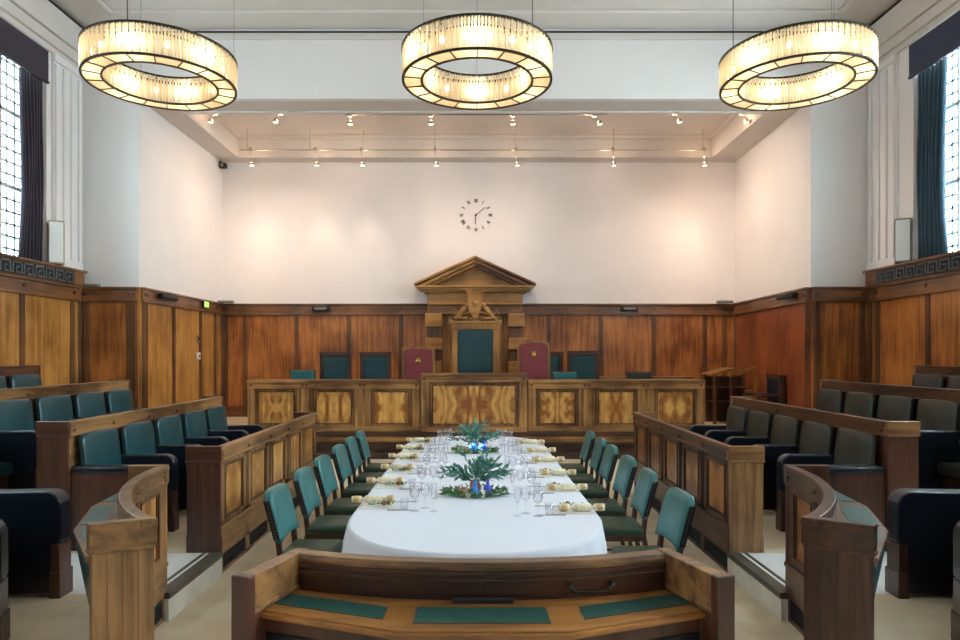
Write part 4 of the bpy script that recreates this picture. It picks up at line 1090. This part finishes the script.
# exit sign, switches, emergency lights, camera, speakers
r=empty('exit_sign',(-XA+.12,14.72,3.08),'small lit green exit sign on the left panelling rail','sign')
b=MB(); b.box(-.03,.02,-.12,.12,-.07,.07); b.build('housing','black',r,bevel=.004)
b=MB(); b.box(.02,.026,-.11,.11,-.06,.06); b.build('lit_face','exit',r)
b=MB(); b.box(.026,.028,-.08,-.05,-.035,.035); b.box(.026,.028,-.03,.0,-.03,.01); b.box(.026,.028,.02,.07,-.008,.008); b.prism([(.07,-.025),(.10,0),(.07,.025)],'x',.026,.028); b.build('running_figure','white',r)
for z,m,lab in ((2.32,'steel','steel switch plate on the left panelling, upper of two'),(1.95,'white','white alarm plate with red centre on the left panelling, lower of two')):
    r=empty('switch_plate',(-XA+.055,14.52,z),lab,'switch')
    b=MB(); b.box(-.02,.012,-.07,.07,-.075,.075); b.build('plate',m,r,bevel=.004)
    b=MB(); b.box(.012,.018,-.03,.03,-.03,.03); b.build('button','black' if m=='steel' else 'leather_red',r)
def elight(x,y,z,ax,lab):
    r=empty('emergency_light',(x,y,z),lab,'light','slim emergency lights on the panelling rail')
    b=MB(); L=.2
    if ax=='x': b.rbox(-L,L,-.06,.06,-.05,.05,.02)
    else: b.rbox(-.06,.06,-L*1.6,L*1.6,-.05,.05,.02)
    b.build('housing','black',r)
    b=MB()
    if ax=='x': b.box(-L*.7,L*.7,-.064,-.055,-.03,.02)
    else: b.box(-.03,.03,-L*1.2,L*1.2,-.056,-.045)
    b.build('lens','grey',r)
elight(-3.65,Y2-.14,3.07,'x','slim dark emergency light on the back rail left of the throne')
elight(3.66,Y2-.14,3.07,'x','slim dark emergency light on the back rail right of the throne')
elight(-XA+.13,12.9,3.08,'y','slim dark emergency light on the left alcove rail')
elight(XA-.13,12.7,3.08,'y','slim dark emergency light on the right alcove rail')
for (x,y,lab) in ((-XA+.15,Y2-.2,'left'),(XA-.15,Y2-.2,'right')):
    b=MB(); b.rbox(-.18,.18,-.08,.08,0,.06,.02); o=b.build('rail_box','grey'); o.location=(x,y,3.195); tag(o,'small grey box on the panelling ledge in the rear %s corner'%lab,'box')
b=MB(); b.rbox(-.13,.13,-.06,.06,0,.05,.015); o=b.build('rail_box','grey'); o.location=(-6.95+.02,11.98-.05,3.19); o.location=(-6.85,11.98,3.19); tag(o,'small grey box on the ledge by the left pilaster','box')
r=empty('security_camera',(-XA+.02,Y2-.15,6.45),'small dark security camera high in the left alcove corner','camera')
b=MB(); b.box(-.02,.02,-.05,.05,0,.1); b.build('bracket','black',r)
b=MB(); b.rbox(.0,.16,-.12,.02,-.08,.04,.02); b.build('body','black',r); b=MB(); b.lathe([(.001,-.16),(.03,-.16),(.035,-.12),(.001,-.12)],(.08,0,-.02),12,'y'); b.build('lens','steel',r)
for sx in (-1,1):
    r=empty('loudspeaker',(sx*6.98,10.98 if sx>0 else 11.14,3.475),'white wedge loudspeaker standing on the %s window ledge'%LR(sx),'speaker','loudspeakers on the window ledges')
    b=MB(); 
    b.prism([(-.10,0),(.06,0),(.10,.72),(-.12,.72)],'x',-.13,.09); b.build('cabinet','tan' if sx<0 else 'grey',r,bevel=.01)
    b=MB(); b.prism([(.062,.03),(.08,.03),(.12,.69),(.102,.69)],'x',-.12,.08); b.build('grille','white',r,bevel=.004)
    r.rotation_euler=(0,0,(.5 if sx<0 else -.5)+PI)
    b=MB(); b.box(-.08,.08,-.08,.06,-.004,.012); b.build('foot','black',r)
# spot tracks
def aim_light(loc,target,power,size,blend,col,parent=None):
    L=bpy.data.lights.new('spot','SPOT'); L.energy=power; L.spot_size=size; L.spot_blend=blend; L.color=col; L.shadow_soft_size=.04
    o=bpy.data.objects.new('spot_beam',L); C.objects.link(o); o.location=loc
    o.rotation_euler=(Vector(target)-Vector(loc)).to_track_quat('-Z','Y').to_euler(); return o
def spot(x,y,ztop,drop,lean,label,track):
    r=empty('spotlight',(x,y,ztop),label,'spotlight','small ceiling spotlights over the dais')
    b=MB(); b.tube([(0,0,.03),(lean,0.0,-drop)],.008,6); b.box(-.03,.03,-.02,.02,-.02,.06); b.build('stem','steel',r)
    h=(lean,.03,-drop-.03)
    b=MB(); b.lathe([(.001,.05),(.03,.045),(.055,.0),(.06,-.035),(.052,-.035),(.03,.0),(.001,.01)],h,12); b.build('lamp_head','steel',r)
    b=MB(); b.lathe([(.001,-.030),(.045,-.030),(.045,-.022),(.001,-.022)],h,12); b.build('lens','spotlens',r)
    return r
WARM=(1,.78,.60)
t1=MB(); t1.tube([(-2.57,0,0),(2.62,0,0)],.012,6); o=t1.build('lighting_track','steel'); o.location=(0,13.3,6.74); tag(o,'front lighting track under the alcove coffer','track','spotlight tracks')
for x in (-2.4,-.8,.8,2.4):
    b=MB(); b.tube([(x,0,0),(x,0,.29)],.006,6); b.build('rod','steel',o)
t1=MB(); t1.tube([(-5.27,0,0),(5.2,0,0)],.012,6); o=t1.build('lighting_track','steel'); o.location=(0,15.0,6.56); tag(o,'rear lighting track close to the back wall','track','spotlight tracks')
for x in (-5.1,-3.7,-2.5,-.9,.9,3.1,5.1):
    b=MB(); b.tube([(x,0,0),(x,0,.48)],.006,6); b.build('rod','steel',o)
u2=lambda u,k:(u-475)/k
for i,u in enumerate((216,281,350,431,513,594,674,741)):
    x=u2(u,50.4); ct=6.74 if 340<u<610 else 6.78
    spot(x,13.3,ct-.02,.10,.0 if 340<u<560 else (-.12 if u<300 else .12),'front row ceiling spotlight, %s from the left'%ORD[i],0)
    aim_light((x,13.3,6.5),(x*1.0,Y2,3.6) if i not in (2,5) else (math.copysign(XA,x),14.2 if i in (2,5) else 13.9,3.9),(50,60,100,50,50,170,40,40)[i],math.radians(95 if i==5 else 85),1,WARM)
for i,u in enumerate((250,315,361,435,516,613,704)):
    x=u2(u,44.7)
    spot(x,15.0,6.56,.28,.03,'rear row hanging spotlight, %s from the left'%ORD[i],0)
    aim_light((x,15.0,6.2),(x,Y2,4.3),(20,24,20,8,8,8,22)[i],math.radians(44),1,WARM)
for xs_,yy,zz in ([(u2(u,50.4),13.33,6.66) for u in (216,281,350,431,513,594,674,741)],None,None) and [(u2(u,50.4),13.33,6.7) for u in (216,281,350,431,513,594,674,741)]+[(u2(u,44.7),15.03,6.4) for u in (250,315,361,435,516,613,704)]:
    L=bpy.data.lights.new('lamp_spill','POINT'); L.energy=2.0; L.color=(1,.66,.42); L.shadow_soft_size=.05
    o=bpy.data.objects.new('lamp_spill',L); C.objects.link(o); o.location=(xs_,yy,zz)
# ------------------------------------------------------------------ lights: sky through the windows
w=bpy.data.worlds.new('sky'); S.world=w; w.use_nodes=True; nt=w.node_tree; nt.nodes.clear()
out=nt.nodes.new('ShaderNodeOutputWorld'); bg=nt.nodes.new('ShaderNodeBackground'); nt.links.new(bg.outputs[0],out.inputs[0])
tc=nt.nodes.new('ShaderNodeTexCoord'); sp=nt.nodes.new('ShaderNodeSeparateXYZ'); nt.links.new(tc.outputs['Generated'],sp.inputs[0])
mr=nt.nodes.new('ShaderNodeMapRange'); mr.inputs[1].default_value=-1; mr.inputs[2].default_value=1; mr.inputs[3].default_value=5; mr.inputs[4].default_value=34
nt.links.new(sp.outputs[0],mr.inputs[0]); nt.links.new(mr.outputs[0],bg.inputs[1])
bg.inputs[0].default_value=(1,.945,.985,1)
for sx in (-1,1):
    for (y0,y1) in [(8.3,11.1 if sx<0 else 10.85),(4.1,6.9),(-.1,2.7)]:
        L=bpy.data.lights.new('portal','AREA'); L.shape='RECTANGLE'; L.size=3.5; L.size_y=y1-y0; L.cycles.is_portal=True
        o=bpy.data.objects.new('window_portal',L); C.objects.link(o); o.location=(sx*(XO+.42),(y0+y1)/2,5.23)
        o.rotation_euler=(0,(PI/2 if sx>0 else -PI/2),0)
# chandelier lamps
for x,cy_,cz_ in ((-3.93,8.4,5.55),(.024,8.0,5.42),(4.01,8.4,5.55)):
    for i in range(6):
        q=2*PI*(i+.5)/6
        L=bpy.data.lights.new('chandelier_glow','POINT'); L.energy=3.4; L.color=(1,.90,.76); L.shadow_soft_size=.06
        o=bpy.data.objects.new('chandelier_glow',L); C.objects.link(o); o.location=(x+.77*math.cos(q),cy_+.77*math.sin(q),cz_)
# ------------------------------------------------------------------ camera
cam=bpy.data.cameras.new('camera'); co=bpy.data.objects.new('camera',cam); C.objects.link(co)
co.location=(0,0,1.97); co.rotation_euler=(PI/2,0,0)
cam.sensor_width=36; cam.lens=670/960*36; cam.shift_x=5/960; cam.shift_y=35/960; cam.clip_start=.05
S.camera=co
S.view_settings.view_transform='Standard'; S.view_settings.look='None'; S.view_settings.exposure=1.42; S.view_settings.gamma=1
S.view_settings.use_curve_mapping=False
S.cycles.use_denoising=True
S.cycles.max_bounces=8; S.cycles.diffuse_bounces=5; S.cycles.transparent_max_bounces=16
S.cycles.sample_clamp_indirect=4
